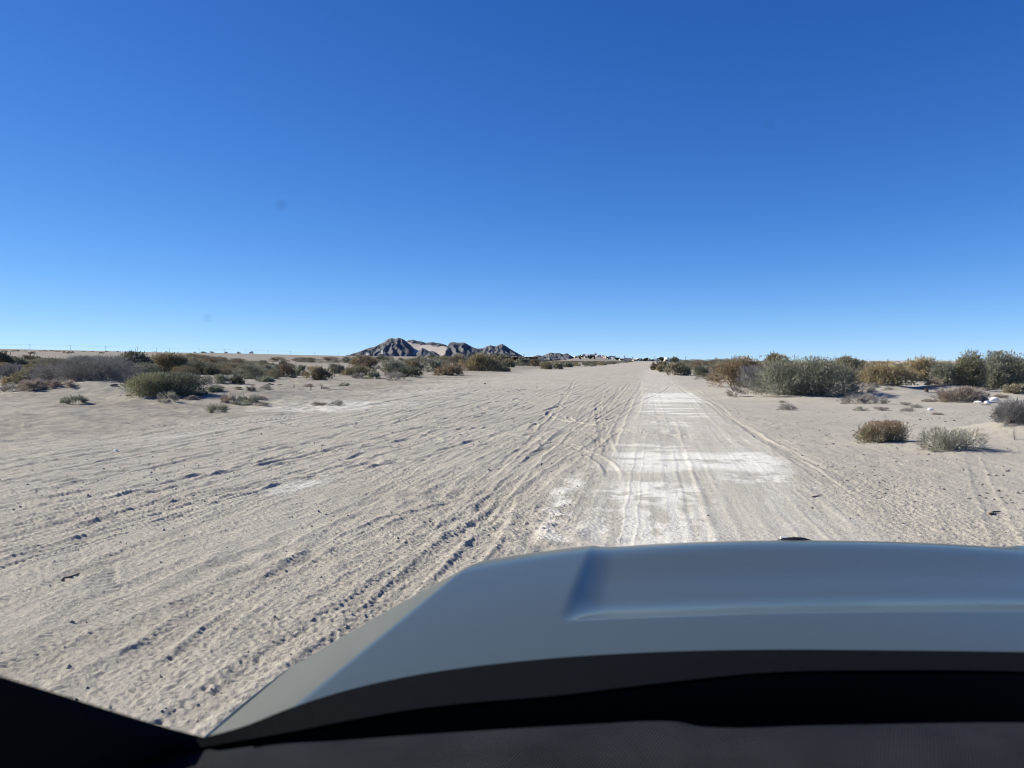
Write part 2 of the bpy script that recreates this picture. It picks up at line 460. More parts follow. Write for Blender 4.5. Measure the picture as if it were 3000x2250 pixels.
def sprigs(P, D, Lg, Wd, cols, rng):
    """one tapered leaf-like quad per point"""
    n = len(P)
    D = D / (np.linalg.norm(D, axis=1, keepdims=True) + 1e-9)
    s = np.cross(D, rng.normal(size=(n, 3))); s /= (np.linalg.norm(s, axis=1, keepdims=True) + 1e-9)
    Lg = Lg[:, None]; Wd = Wd[:, None]
    V = np.empty((n, 4, 3)); V[:, 0] = P - s * Wd * .5; V[:, 1] = P + s * Wd * .5
    V[:, 2] = P + D * Lg + s * Wd * .28; V[:, 3] = P + D * Lg - s * Wd * .28
    return V.reshape(-1, 3), np.repeat(cols, 4, axis=0)


def shrub_mesh(name, w_, h_, dp, kind, nl, dens, leaf, seed):
    """foliage of a shrub w_ wide, h_ high, dp deep, origin at its base"""
    rng = np.random.default_rng(seed)
    c1, c2 = (np.array(c) for c in PAL[kind])
    tuft = kind in ("dry", "pink", "pale", "greentuft")
    bare = kind == "grey"
    lob = []
    if nl == 1:
        lob = [(0, 0, .30, .5, .5, .70)]
    else:
        for i in range(nl):
            t = (i + .5) / nl - .5
            k = 1 - abs(t) * .55 + rng.uniform(-.12, .08)
            lob.append((t * .72 + rng.uniform(-.04, .04), rng.uniform(-.15, .15), .30 * k, rng.uniform(.24, .33) + .12 / nl, rng.uniform(.30, .42), .68 * k))
        if tuft or bare: lob = [(a, b, c, d + .09, e, f) for a, b, c, d, e, f in lob]
        j = max(range(nl), key=lambda q: lob[q][5]); l = lob[j]
        lob[j] = (l[0] * .6, l[1], .32, l[3] * 1.1, l[4] * 1.1, .68)
    VV, CC = [], []
    area = [l[3] * l[5] for l in lob]; tot = sum(area)
    for li, (cx, cy, cz, rx, ry, rz) in enumerate(lob):
        n = int(dens * area[li] / tot)
        cc = np.array([cx * w_, cy * dp, cz * h_]); rr = np.array([rx * w_, ry * dp, rz * h_])
        K = int(max(10, n / 70))
        q = rng.normal(size=(K, 3)); q /= np.linalg.norm(q, axis=1, keepdims=True)
        q[:, 2] = np.where(q[:, 2] < -.5, -q[:, 2], q[:, 2])
        cl = cc + q * rr * rng.uniform(.62, 1.0, (K, 1))
        cl_t = np.clip(rng.normal(.35, .33, K), 0, 1)
        if kind in ("twotone",):
            cl_t = np.clip((cl[:, 0] / w_ + .08) * 5 + rng.normal(0, .25, K), 0, 1)
        if kind == "rust":
            cl_t = np.clip(1.15 - cl[:, 2] / h_ * 1.3 + rng.normal(0, .2, K), 0, 1)
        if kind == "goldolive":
            cl_t = np.clip(.45 + cl[:, 0] / w_ * 1.1 + rng.normal(0, .3, K), 0, 1)  # sunlit gold left and shaded right put into the leaf colour
        br = rng.uniform(.82, 1.2, K)
        id_ = rng.integers(0, K, n)
        cr = .19 * (rr.prod() ** (1 / 3)) * rng.uniform(.6, 1.3, K)
        P = cl[id_] + rng.normal(size=(n, 3)) * cr[id_][:, None]
        P[:, 2] = np.where(P[:, 2] < 0, np.abs(P[:, 2]) * .6, P[:, 2])
        D = (P - cc) / rr * .8 + (P - cl[id_]) / cr[id_][:, None] * .35 + np.array([0, 0, .35]) + rng.normal(size=(n, 3)) * .55
        if tuft or bare:
            D = (P - np.array([cx * w_ * .6, cy * dp * .6, -.1 * h_])) / h_ + rng.normal(size=(n, 3)) * (.35 if tuft else .5)
        keep = (P[:, 2] > 0.0) & (P[:, 2] < h_ * 1.02)
        P, D, id_ = P[keep], D[keep], id_[keep]; n = len(P)
        Lg = leaf * rng.uniform(.6, 1.5, n) * (1.8 if (tuft or bare) else 1.0)
        Wd = leaf * rng.uniform(.32, .60, n) * (.42 if bare else .6 if tuft else 1.0)
        col = 1.25 * c1 + 1.25 * (c2 - c1) * np.clip(cl_t[id_] + rng.normal(0, .12, n), 0, 1)[:, None]
        col = col * (br[id_] * rng.uniform(.75, 1.28, n))[:, None]
        v, c = sprigs(P, D, Lg, Wd, col, rng); VV.append(v); CC.append(c)
    # a few shoots stand out above the outline
    ns = int(10 + dens / 160)
    l = [lob[i] for i in rng.integers(0, len(lob), ns)]
    q = rng.normal(size=(ns, 3)); q /= np.linalg.norm(q, axis=1, keepdims=True); q[:, 2] = np.abs(q[:, 2])
    P = np.array([[a[0] * w_, a[1] * dp, a[2] * h_] for a in l]) + q * np.array([[a[3] * w_, a[4] * dp, a[5] * h_] for a in l]) * .95
    for k in range(3):
        PP = P + q * leaf * k * .9
        v, c = sprigs(PP, q + np.array([0, 0, .6]) + rng.normal(size=(ns, 3)) * .3, np.full(ns, leaf * 1.5), np.full(ns, leaf * .3),
                      np.tile(c1 * .9, (ns, 1)), rng)
        VV.append(v); CC.append(c)
    V = np.concatenate(VV); V[:, 2] = np.maximum(V[:, 2], -.03)
    me = mesh_np(name, V, np.arange(len(V)).reshape(-1, 4))
    col_attr(me, "col", np.concatenate(CC))
    me.materials.append(M_LEAF)
    return me, lob


def branch_mesh(name, w_, h_, dp, lob, seed, thick=1.0):
    rng = random.Random(seed)
    mb = MB()
    for (cx, cy, cz, rx, ry, rz) in lob:
        for k in range(6):
            a = rng.uniform(0, 6.28); u = rng.uniform(.3, .95)
            e = Vector((cx * w_ + rx * w_ * u * math.cos(a), cy * dp + ry * dp * u * math.sin(a), h_ * (cz + rz * math.sqrt(max(0, 1 - u * u)) * .9)))
            b = Vector((cx * w_ * .7 + rng.uniform(-.06, .06) * w_, cy * dp * .7 + rng.uniform(-.06, .06) * dp, -.05))
            m = b.lerp(e, .5) + Vector((rng.uniform(-.06, .06) * w_, rng.uniform(-.06, .06) * dp, .06 * h_))
            r = .014 * (w_ + h_) * .5 * thick + .004
            mb.tube([b, m, e], [r, r * .65, r * .2], 4)
    me = mb.mesh(name); me.materials.append(M_BARK)
    return me


PLACED, _mounds = [], []
for label, name, px, by, wpx, ty, kind, nl in SH:
    x, y, f = at(px, by, 230)
    wid = wpx / F * f
    hgt = max((by - ty) / F * f, .08)
    dp = wid * (.85 if nl < 3 else .7)
    d = math.hypot(x, y); k = (d + dp * .40) / d
    x, y = x * k, y * k
    if kind not in ("greentuft",) and hgt > .15:
        _mounds.append((x, y, wid * .62, min(.09 * hgt, .13)))
    PLACED.append((x, y, wid, hgt, dp, d))
MOUNDS += _mounds
ROWP = []
for label, grp, name, lst in ROWS:
    for px, by, wpx, ty in lst:
        x, y, f = at0(px, by, 420 if "skyline" in grp else 170)
        ROWP.append((label, grp, name, x, y, wpx / F * f, f, ty, px))

# scattered scrub further back: world-space regions, shared labels
rs = random.Random(11)
FILL = []
def fill(label, grp, n, fx, size, kinds):
    k = 0
    while k < n:
        x, y = fx()
        s = rs.uniform(*size)
        FILL.append((label, grp, x, y, s * rs.uniform(1.3, 2.1), s, rs.choice(kinds))); k += 1
fill("low grey green shrub in the dense scrub behind the right verge", "scrub behind the right verge", 26,
     lambda: (lambda yy: (3.5 + rs.uniform(.02, 1) ** .8 * (yy * .75), yy))(rs.uniform(58, 170)), (.9, 1.75), ["green", "olive", "goldolive", "dark", "green"])
fill("rounded olive shrub in the thick belt along the right verge beyond the white crust", "belt along the right verge", 16,
     lambda: (lambda yy: (2.9 + .012 * yy + rs.random() * .15 * yy, yy))(rs.uniform(62, 135)), (1.0, 1.7), ["green", "olive", "goldolive", "dark", "green", "brown"])
fill("low dull shrub in the distant scrub on the left verge before the town", "distant scrub left of the track", 34,
     lambda: (lambda yy: (-14 - rs.random() * (12 + yy * .12), yy))(rs.uniform(190, 620)), (.6, 1.3), ["green", "olive", "brown", "dark"])
fill("tiny distant shrub beside the far end of the track, right side", "distant scrub right of the track", 20,
     lambda: (lambda yy: (3 + rs.random() * (6 + yy * .12), yy))(rs.uniform(150, 560)), (.8, 1.7), ["brown", "olive", "red", "green"])
fill("low shrub in the thick scrub between the grey thicket and the raised plain", "scrub below the raised plain", 62,
     lambda: (lambda yy: (-yy * rs.uniform(.50, .98), yy))(rs.uniform(58, 108)), (.8, 1.5), ["olive", "green", "brown", "goldolive"])

# ------------------------------------------------------------------ ground
def build_ground():
    rng = np.random.default_rng(3)
    th = np.concatenate([np.linspace(-37.5, 37.5, 1361), np.linspace(37.5, 322.5, 215)[1:-1]])
    th = np.radians(th)                     # angle right of the car's forward
    rl = [0.4]
    while rl[-1] < 9000:
        r = rl[-1]
        rl.append(r + (0.25 if r < 2.4 else max(.009, min(r * r / 1230 * .34, .12)) if r < 46 else min(r * r / 1230 * .6, .016 * r)))
    r = np.array(rl)
    A, B = np.meshgrid(th, r)
    X = B * (np.sin(A) * RT[0] + np.cos(A) * FW[0]); Y = B * (np.sin(A) * RT[1] + np.cos(A) * FW[1])
    nr, nc = X.shape
    x = X.ravel(); y = Y.ravel(); d = B.ravel()
    z = broad(x, y)
    near = d < 130
    xi, yi = x[near], y[near]
    z[near] = ground_z(xi, yi)
    di = d[near]
    hz = np.zeros_like(xi)
    lw = noise(xi, yi, 1.6, 2) * .22 + noise(xi, yi, .4, 5) * .08
    lane = sstep(-1.0, -.25, xi + lw) * (1 - sstep(1.5, 2.6, xi + lw)) * (yi > 0)
    clear = sstep(-15, -11, xi + .02 * yi) * (1 - sstep(2.0, 4.0, xi))      # driven sand
    # undulation
    hz += noise(xi, yi, 5.0, 1) * .035 + noise(xi, yi, 1.7, 2) * .014 * (1 - .6 * lane)
    rough = 1 - .58 * lane
    fade = lambda wl: 1 - sstep(.3, 1.1, np.minimum(di * di / 1230 * .34, .12 + 0 * di) * (1 + .02 * di) / wl)
    hz += noise(xi, yi, .55, 3) * .012 * rough
    hz += noise(xi * 1.5, yi * .5, .25, 4) * .006 * rough * fade(.25)
    rgh2 = .55 + .9 * np.clip(noise(xi, yi, 2.3, 6) + .25, 0, 1)
    m = di < 40
    for wl, am, sd in ((.16, .0068, 5), (.07, .0078, 6), (.033, .0044, 7)):
        q = noise(xi[m], yi[m], wl, sd)
        q = np.abs(q) * 1.4 - .35 if sd != 7 else q
        hz[m] += -q * am * (rough * rgh2 * fade(wl * 2))[m]

    bank = sstep(9, 13, -xi) * (1 - sstep(60, 100, di))
    hz += bank * (noise(xi, yi, 1.3, 4) * .05 + noise(xi, yi, .45, 5) * .03 + noise(xi, yi, .2, 6) * .012)
    # fine drag lines that follow the traffic
    xw = xi + np.maximum(32 - yi, 0) ** 2 / 110 * sstep(2, 9, -xi)
    hz += (noise(xw, yi * .05, .075, 1) * .0035 * fade(.12) + noise(xw, yi * .05, .20, 2) * .006 * fade(.3) + noise(xw, yi * .06, .6, 4) * .008) * rough * (xi < 2.6)
    # tyre tracks
    xs0 = lambda q: xi[q]
    ys0 = lambda q: yi[q]
    def stamp(sel, c, s, width, depth, ridge, tread, per, skew):
        """c across, s along the track"""
        a = np.abs(c) / (width * .5)
        xs, ys_ = xi[sel], yi[sel]
        wob = np.clip(.95 + .6 * noise(s, s * 0 + width * 90, 3.5, 1) + .3 * noise(xs, ys_, .7, 4), .15, 1.7)
        prof = -depth * (1 - sstep(.6, 1.15, a)) + ridge * np.exp(-((a - 1.28) / .26) ** 2) * (1 + .5 * noise(xs0(sel), ys0(sel), .13, 6))
        prof *= wob
        if tread > 0:
            prof += (1 - sstep(7, 13, di[sel])) * tread * np.sin(2 * np.pi * (s / per + skew * np.abs(c) / width)) * (1 - sstep(.8, 1.0, a))
        hz[sel] += prof

    def line(x0, y0, slope, amp, wl, ph, ya, yb, *st):
        g = x0 + slope * (yi - y0) + amp * np.sin(yi / wl + ph)
        c = xi - g
        sel = np.nonzero((np.abs(c) < .42) & (yi > ya) & (yi < yb))[0]
        if len(sel):
            e = np.minimum(sstep(ya, ya + 2.0, yi[sel]), 1 - sstep(yb - 3, yb, yi[sel]))
            cs = c[sel] + noise(yi[sel], xi[sel] * 0, .8, 2) * .025
            before = hz[sel].copy(); stamp(sel, cs, yi[sel], *st)
            hz[sel] = before + (hz[sel] - before) * e

    def join(xe, ye, Rr, ya, *st):
        dy = np.maximum(ye - yi, 0)
        g = xe - dy * dy / (2 * Rr)
        c = (xi - g) / np.sqrt(1 + (dy / Rr) ** 2)
        sel = np.nonzero((np.abs(c) < .42) & (yi > ya) & (yi < ye + 30))[0]
        if len(sel):
            stamp(sel, c[sel] + noise(yi[sel], xi[sel], .9, 3) * .03, yi[sel] * np.sqrt(1 + (dy[sel] / Rr) ** 2), *st)

    def arc(cx, cy, Rr, a0, a1, *st):
        rr = np.hypot(xi - cx, yi - cy)
        sel = np.nonzero(np.abs(rr - Rr) < .45)[0]
        an = np.arctan2(yi[sel] - cy, xi[sel] - cx) % (2 * np.pi)
        k = (an > a0) & (an < a1); sel = sel[k]; an = an[k]
        if len(sel):
            e = np.minimum(sstep(a0, a0 + .15, an), 1 - sstep(a1 - .15, a1, an))
            before = hz[sel].copy(); stamp(sel, rr[sel] - Rr, an * Rr, *st)
            hz[sel] = before + (hz[sel] - before) * e

    def style(strong=1.0):
        k = rng.choice([.3, .45, .5, .7, 1.0]) * strong
        return (rng.uniform(.12, .27), rng.uniform(.006, .011) * k, rng.uniform(.005, .0095) * k,
                rng.choice([0, .003, .004, .006]), rng.uniform(.06, .09), rng.uniform(-1.2, 1.2))
    for i in range(112):       # along the road, mostly left of the lane
        x0 = -rng.uniform(.9, 12) if i < 108 else rng.uniform(2.2, 3.2)
        line(x0, rng.uniform(4, 30), rng.normal(-.01, .05), rng.uniform(.03, .35), rng.uniform(3, 9), rng.uniform(0, 6),
             rng.uniform(-4, 22), rng.uniform(18, 110), *style(1.0))
    for i in range(85):       # from the left, bending into the road
        xe, ye, Rr = -rng.uniform(.8, 10), rng.uniform(16, 46), rng.uniform(18, 75)
        st = style(.75); ya = rng.uniform(-2, 8)
        join(xe, ye, Rr, ya, *st)
        if rng.random() < .5: join(xe - 1.55, ye, Rr, ya, *st)
    for i in range(60):       # slewed, crossing marks in the soft middle
        cy = rng.uniform(13, 42); cx = -rng.uniform(-.5, 5.2) - .03 * cy
        Rr = rng.uniform(2.5, 11); a = rng.uniform(0, 2 * np.pi); sp = rng.uniform(.4, 1.3)
        arc(cx + Rr * math.cos(a) * .9, cy + Rr * math.sin(a) * .9, Rr, max(0, (a + math.pi) % 6.28 - sp), (a + math.pi) % 6.28 + sp, *style(1.25))
    for i in range(8):        # long smooth ones on the lane
        line(rng.uniform(-.4, 1.9), 10, rng.normal(0, .006), .03, 5, rng.uniform(0, 6), 2, rng.uniform(30, 90),
             rng.uniform(.10, .24), rng.uniform(.001, .003), rng.uniform(.001, .0025), .001, .05, .5)
    line(-.72, 10, .004, .05, 7, 1, 12, 60, .20, .007, .006, 0, .08, 0)
    line(2.35, 10, .002, .05, 7, 2, 9, 60, .20, .005, .005, .003, .08, 0)
    for cy, Rr in ((16.5, 30), (18.2, 34), (21.5, 40), (24, 45)):        # in from the right side
        arc(4 + Rr * .25, cy - Rr, Rr, R(60), R(112), .24, .014, .012, .007, .08, .8)
    for (xa, ya, sl) in ((3.3, 6, .55), (4.4, 7, .62), (2.6, 6, .35)):
        line(xa, ya, sl, .05, 3, 0, 3.5, 15, .20, .004, .004, .002, .08, .6)
    # the longest ruts of the photo, one by one (photo pixels, width, depth, ridge, tread)
    for pts, wd, dp, rg, trd in (
        ([(-60, 1426), (130, 1406), (272, 1391), (420, 1372)], .24, .022, .014, 0), ([(-60, 1360), (225, 1335), (390, 1320), (560, 1300)], .24, .016, .012, 0),
        ([(-40, 1636), (118, 1604), (213, 1586), (355, 1556), (520, 1515), (600, 1492)], .20, .022, .016, 0), ([(700, 1408), (733, 1397), (827, 1361), (900, 1330)], .20, .024, .014, 0),
        ([(860, 1396), (910, 1383), (1005, 1350), (1147, 1302), (1240, 1270)], .22, .020, .014, .003), ([(430, 1500), (508, 1480), (709, 1435), (898, 1391), (1000, 1362)], .24, .008, .010, .010),
        ([(827, 1669), (1016, 1568), (1135, 1515), (1324, 1468), (1400, 1445)], .18, .020, .015, .003), ([(1325, 1690), (1407, 1598), (1466, 1491), (1490, 1440)], .26, .020, .012, 0),
        ([(120, 1850), (177, 1822), (260, 1763), (473, 1680), (640, 1620)], .20, .016, .012, .006), ([(402, 1946), (520, 1846), (662, 1763), (760, 1715)], .24, .012, .010, .009),
        ([(1100, 1420), (1158, 1385), (1300, 1320), (1395, 1290), (1500, 1262)], .20, .018, .013, 0), ([(-60, 1522), (106, 1503), (240, 1480)], .22, .012, .010, .006),
        ([(30, 1985), (71, 1952), (213, 1846)], .20, .014, .012, .004), ([(0, 1250), (300, 1232), (560, 1215), (800, 1195)], .26, .014, .012, 0), ([(-40, 1300), (250, 1280), (600, 1245), (900, 1215)], .24, .012, .012, 0),
        ([(940, 1275), (1150, 1235), (1300, 1200), (1450, 1172)], .22, .016, .012, 0), ([(1000, 1330), (1250, 1262), (1420, 1215), (1560, 1175)], .22, .014, .012, 0),
        ([(305, 1640), (300, 1700), (318, 1740)], .22, .004, .006, .012)):
        W = [np.array(at0(a, b)[:2]) for a, b in pts]; s0 = 0.0; tot = sum(np.hypot(*(b - a)) for a, b in zip(W[:-1], W[1:]))
        best = np.full(xi.shape, 9.0, np.float32); along = np.zeros(xi.shape, np.float32)
        for a, b in zip(W[:-1], W[1:]):
            v = b - a; Ls = np.hypot(*v); v = v / Ls
            box = np.nonzero((xi > min(a[0], b[0]) - .5) & (xi < max(a[0], b[0]) + .5) & (yi > min(a[1], b[1]) - .5) & (yi < max(a[1], b[1]) + .5))[0]
            t = (xi[box] - a[0]) * v[0] + (yi[box] - a[1]) * v[1]; c = (xi[box] - a[0]) * v[1] - (yi[box] - a[1]) * v[0]
            c = np.where((t < 0) | (t > Ls), np.sign(c + 1e-9) * np.hypot(c, np.where(t < 0, t, t - Ls)), c)
            k = np.abs(c) < np.abs(best[box]); q = box[k]; best[q] = c[k]; along[q] = s0 + t[k]; s0 += Ls
        sel = np.nonzero(np.abs(best) < .45)[0]
        if len(sel):
            e = sstep(0, .15 * tot, along[sel]) * (1 - sstep(.85 * tot, tot, along[sel])); before = hz[sel].copy()
            stamp(sel, best[sel] + noise(xi[sel], yi[sel], .7, 3) * .03, along[sel], wd * .9, dp * .42, rg * .55, trd * .4, .075, .8); hz[sel] = before + (hz[sel] - before) * e
    for i in range(16):       # trodden patches
        cx, cy = -rng.uniform(-1, 9), rng.uniform(4, 30); rad = rng.uniform(.3, .9)
        g = np.exp(-((xi - cx) ** 2 + (yi - cy) ** 2) / rad ** 2)
        hz += g * noise(xi, yi, .22, 1) * .03
    z[near] += hz * (1 - sstep(90, 130, di))
    far = ~near
    z[far] += (noise(x[far], y[far], 60, 2) * .25 + noise(x[far], y[far], 14, 3) * .10) * sstep(130, 400, d[far]) * np.where(np.abs(x[far] + 5) < 10, .3, 1)

    # pale salt crust
    salt = np.zeros_like(x)
    sx, sy = xi, yi
    st_x = noise(sx * .22, sy, .55, 3) + .6 * noise(sx * .35, sy, .22, 5)     # streaks across the road
    st_y = noise(sx, sy * .10, .22, 6) + .5 * noise(sx, sy * .16, .09, 7)     # streaks along it
    sp = noise(sx, sy, .35, 2) + .7 * noise(sx, sy, .13, 4)
    sv = np.zeros_like(sx)
    def patch(x0, x1, y0, y1, k, tex, soft=.35, thr=0.0):
        nonlocal sv
        wob = noise(sx, sy, .8, 1) * .25
        e = sstep(x0 - soft, x0 + soft, sx + wob) * (1 - sstep(x1 - soft, x1 + soft, sx + wob)) * sstep(y0 - soft * 2, y0 + soft, sy + wob * 2) * (1 - sstep(y1 - soft, y1 + soft * 2, sy + wob * 2))
        sv = np.maximum(sv, e * k * sstep(thr - .35, thr + .45, tex))
    patch(-.15, 2.05, 29.5, 38, 1.0, st_x, thr=-.35)
    patch(-.15, 1.8, 22.5, 29, .9, st_x, thr=.05)
    patch(-.2, 1.0, 18.5, 21, .6, st_x, thr=.15)
    patch(-.6, .9, 13.6, 15.2, .7, st_x + sp * .4, thr=.0)
    patch(-.55, 2.0, 11.4, 13.4, 1.0, st_x * .5 + sp * .6, thr=-.45)
    patch(.9, 2.0, 10.3, 11.6, .8, sp, thr=-.1)
    patch(-.45, .75, 8.9, 10.0, .95, sp + st_y * .4, thr=-.3)
    patch(-.55, .65, 6.4, 9.0, .75, st_y + sp * .5, thr=-.05)
    patch(.7, 1.3, 6.0, 7.4, .5, st_y + sp * .4, thr=.15)
    patch(-1.05, -.80, 6.5, 10.5, .8, sp + st_y * .3, .12, thr=-.2)
    patch(-.5, 2.1, 4, 60, .30, st_y + sp * .3, thr=.1)
    for px0, py0, px1, py1, wd, k in ((880, 1205, 1090, 1178, 1.6, .8), (760, 1455, 930, 1405, .22, .8), (240, 1478, 380, 1440, .16, .45), (420, 1290, 600, 1262, .25, .25), (1150, 1160, 1300, 1140, .5, .3), (2130, 1330, 2260, 1345, .5, .6)):
        a0 = np.array(at0(px0, py0)[:2]); a1 = np.array(at0(px1, py1)[:2]); v = a1 - a0; Ls = np.hypot(*v); v = v / Ls
        t = ((sx - a0[0]) * v[0] + (sy - a0[1]) * v[1]); c = -(sx - a0[0]) * v[1] + (sy - a0[1]) * v[0] + noise(sx, sy, 1.2, 4) * wd * .5
        e = np.exp(-(c / wd) ** 2) * sstep(-.4, .8, t) * (1 - sstep(Ls - .6, Ls + .6, t))
        sv = np.maximum(sv, e * k * sstep(-.6, .4, sp * .6 + st_y * .4))
    sv = np.maximum(sv, lane * (.10 + .14 * np.clip(st_y * .5 + sp * .4 + .3, 0, 1)))
    salt[near] = np.clip(sv, 0, 1)

    side = 1 - sstep(-16, -9, x + noise(x, y, 6, 2) * 2.5 + .06 * np.clip(y - 20, 0, 400) * (y > 20))
    grav = np.clip(side * (.72 + .4 * noise(x, y, 4.0, 5) + .25 * noise(x, y, .9, 6)) + sstep(90, 260, d) * (x < -14) * .45, 0, .95)
    grav = np.maximum(grav, np.clip(.14 + .35 * noise(x, y, 3.2, 3) + .3 * noise(x, y, .7, 1), 0, 1) * (x < 30) * np.where(x > 2, .25, .42) * (1 - sstep(-1.6, -.2, x) * (1 - sstep(2, 3.2, x))))

    V = np.stack([x, y, z], 1)
    i, j = np.meshgrid(np.arange(nr - 1), np.arange(nc), indexing='ij')
    j2 = (j + 1) % nc
    q = np.stack([i * nc + j, i * nc + j2, (i + 1) * nc + j2, (i + 1) * nc + j], -1).reshape(-1, 4)[:, ::-1]
    cxm = V[q].mean(1)
    isl = (cxm[:, 0] > -.62) & (cxm[:, 0] < 2.15) & (cxm[:, 1] > .5) & (cxm[:, 1] < 420)
    for nm, sel, mat in (("ground", ~isl, M_SAND), ("dirt_track", isl, M_TRACK)):
        qs = q[sel]; used, inv = np.unique(qs, return_inverse=True)
        me = mesh_np(nm, V[used], inv.reshape(-1, 4), smooth=True)
        a = me.attributes.new("gravelly", 'FLOAT', 'POINT'); a.data.foreach_set("value", grav[used].astype(np.float32))
        a = me.attributes.new("salt", 'FLOAT', 'POINT'); a.data.foreach_set("value", salt[used].astype(np.float32))
        o = obj(nm, me, mat); tag(o, kind="structure")
        o["label"] = "pale rutted desert sand with tyre marks" if nm == "ground" else "packed lane with white salt crust ahead of the car"
    return r, th, z.reshape(nr, nc)


GR, GTH, GZ = build_ground()


def surf_z(x, y):
    """height of the finished ground mesh, bumps included"""
    d = math.hypot(x, y); a = math.atan2(x * RT[0] + y * RT[1], x * FW[0] + y * FW[1])
    i = min(max(int(np.searchsorted(GR, d)), 1), len(GR) - 1)
    if abs(a) < R(37.4):
        j = int(round((a + R(37.5)) / R(75) * 1360))
        return float(min(GZ[i, j], GZ[i - 1, j]))
    return float(ground_z(x, y)) - .02


# ------------------------------------------------------------------ shrubs: build
for k, ((label, name, px, by, wpx, ty, kind, nl), (x, y, wid, hgt, dp, d)) in enumerate(zip(SH, PLACED)):
    z = float(ground_z(x, y)) - .03
    # height so that the top reaches its row in the photo
    f = x * FW[0] + y * FW[1]
    top = H + f * ray(px, ty)[1]
    hgt = max(top - z, hgt * .6)
    area = wpx * (by - ty) / 8.6
    dens = int(np.clip(area * 8, 900, 26000))
    leaf = max(.03, 1.45 * d / 769)
    if kind in ("dry", "pink", "pale", "greentuft", "grey"):
        dens = int(dens * (.5 if kind in ('pale', 'dry') else 1.1)); leaf *= .9
    rz = YAW
    t = empty(name, (x, y, z), label, "tuft" if name == "dry_tuft" else "shrub", None, rz)
    me, lob = shrub_mesh("foliage", wid, hgt, dp, kind, nl, dens, leaf, 100 + k)
    obj("twigs" if name != "saltbush" else "foliage", me, M_LEAF, t)
    if hgt > .25:
        obj("branches", branch_mesh("branches", wid, hgt, dp, lob, k, .7), M_BARK, t)

PROTO = {}
def proto(kind, v, dens):
    key = (kind, v, dens)
    if key not in PROTO:
        PROTO[key] = shrub_mesh("shrub_" + kind, 1.0, 1.0, 1.0, kind, 2 + v % 3, dens, .05 if dens > 1000 else .09, 900 + v * 7 + len(kind))[0]
    return PROTO[key]

def put_far(label, grp, name, x, y, wid, hgt, kind, dens, k):
    o = bpy.data.objects.new(name, proto(kind, k % 3, dens)); C.objects.link(o)
    o.location = (x, y, float(ground_z(x, y)) - .04)
    o.rotation_euler = (0, 0, YAW + rs.choice([0, math.pi]) + rs.uniform(-.4, .4))
    o.scale = (wid, wid * rs.uniform(.7, 1.0), hgt)
    tag(o, label, "shrub", grp)

KR = {0: ["olive", "green", "goldolive", "brown"], 1: ["olive", "brown", "dark"], 2: ["dark", "brown"]}
for k, (label, grp, name, x, y, wid, f, ty, px) in enumerate(ROWP):
    z = float(ground_z(x, y))
    hgt = max(H + f * ray(px, ty)[1] - z, .25)
    ks = KR[2] if "skyline" in grp else KR[1] if "line before" in grp else KR[0]
    put_far(label, grp, name, x, y, wid, hgt, rs.choice(ks), 900 if "skyline" in grp else 2800, k)
for k, (label, grp, x, y, wid, hgt, kind) in enumerate(FILL):
    put_far(label, grp, "saltbush", x, y, wid, hgt, kind, 2800 if y < 200 else 1000, k)

for grp, label, n, box, kinds in (("dry tufts on the left bank", "little dry tuft scattered on the sandy left bank", 20, (560, 1010, 1126, 1190), ["dry", "pink", "greentuft", "dry"]),
                                 ("dry tufts on the right mounds", "little dry tuft scattered on the sand mounds at right", 18, (2180, 2990, 1135, 1215), ["dry", "pink", "pale"])):
    for k in range(n):
        x, y, f = at(rs.uniform(box[0], box[1]), rs.uniform(box[2], box[3])); w_ = rs.uniform(.25, .6)
        put_far(label, grp, "dry_tuft", x, y, w_, w_ * rs.uniform(.3, .5), rs.choice(kinds), 1000, k)
        C.objects[-1]["category"] = "tuft"

# the far scrub beyond those, one mass
def far_scrub():
    rng = np.random.default_rng(77); VV, CC = [], []
    def one(x, y, h, n):
        z = float(ground_z(x, y)); q = rng.normal(size=(n, 3)); q /= np.linalg.norm(q, axis=1, keepdims=True); q[:, 2] = np.abs(q[:, 2])
        P = q * np.array([h * .95, h * .8, h * .85]) * rng.uniform(.6, 1, (n, 1)) + np.array([x, y, z])
        c = np.array(PAL[["olive", "green", "brown", "goldolive", "dark"][rng.integers(0, 5)]][0]) * rng.uniform(.8, 1.2)
        L = .20 * h * rng.uniform(.7, 1.4, n)
        v, cc = sprigs(P, q + rng.normal(size=(n, 3)) * .6, L, L * .55, c * rng.uniform(.75, 1.25, (n, 1)), rng); VV.append(v); CC.append(cc)
    for i in range(800):
        y = 200 + 800 * rng.random() ** 1.4; one(-14.2 - .002 * y - rng.random() ** 1.2 * y * .24, y, rng.uniform(.6, 1.5), 110)
    for i in range(230):
        y = rng.uniform(140, 900); one(4 + .012 * y + rng.random() * y * .55, y, rng.uniform(.8, 1.7), 150)
    for i in range(120):
        y = rng.uniform(75, 170); one(y * rng.uniform(.22, .85), y, rng.uniform(.8, 1.5), 320)
    for i in range(90):
        y = rng.uniform(75, 135); one(-y * rng.uniform(.42, 1.02), y, rng.uniform(.6, 1.1), 320)
    V = np.concatenate(VV); me = mesh_np("distant_scrub", V, np.arange(len(V)).reshape(-1, 4)); col_attr(me, "col", np.concatenate(CC))
    tag(obj("distant_scrub", me, M_LEAF), "far low scrub fading into one belt beyond the single shrubs", None, None, "stuff")
far_scrub()

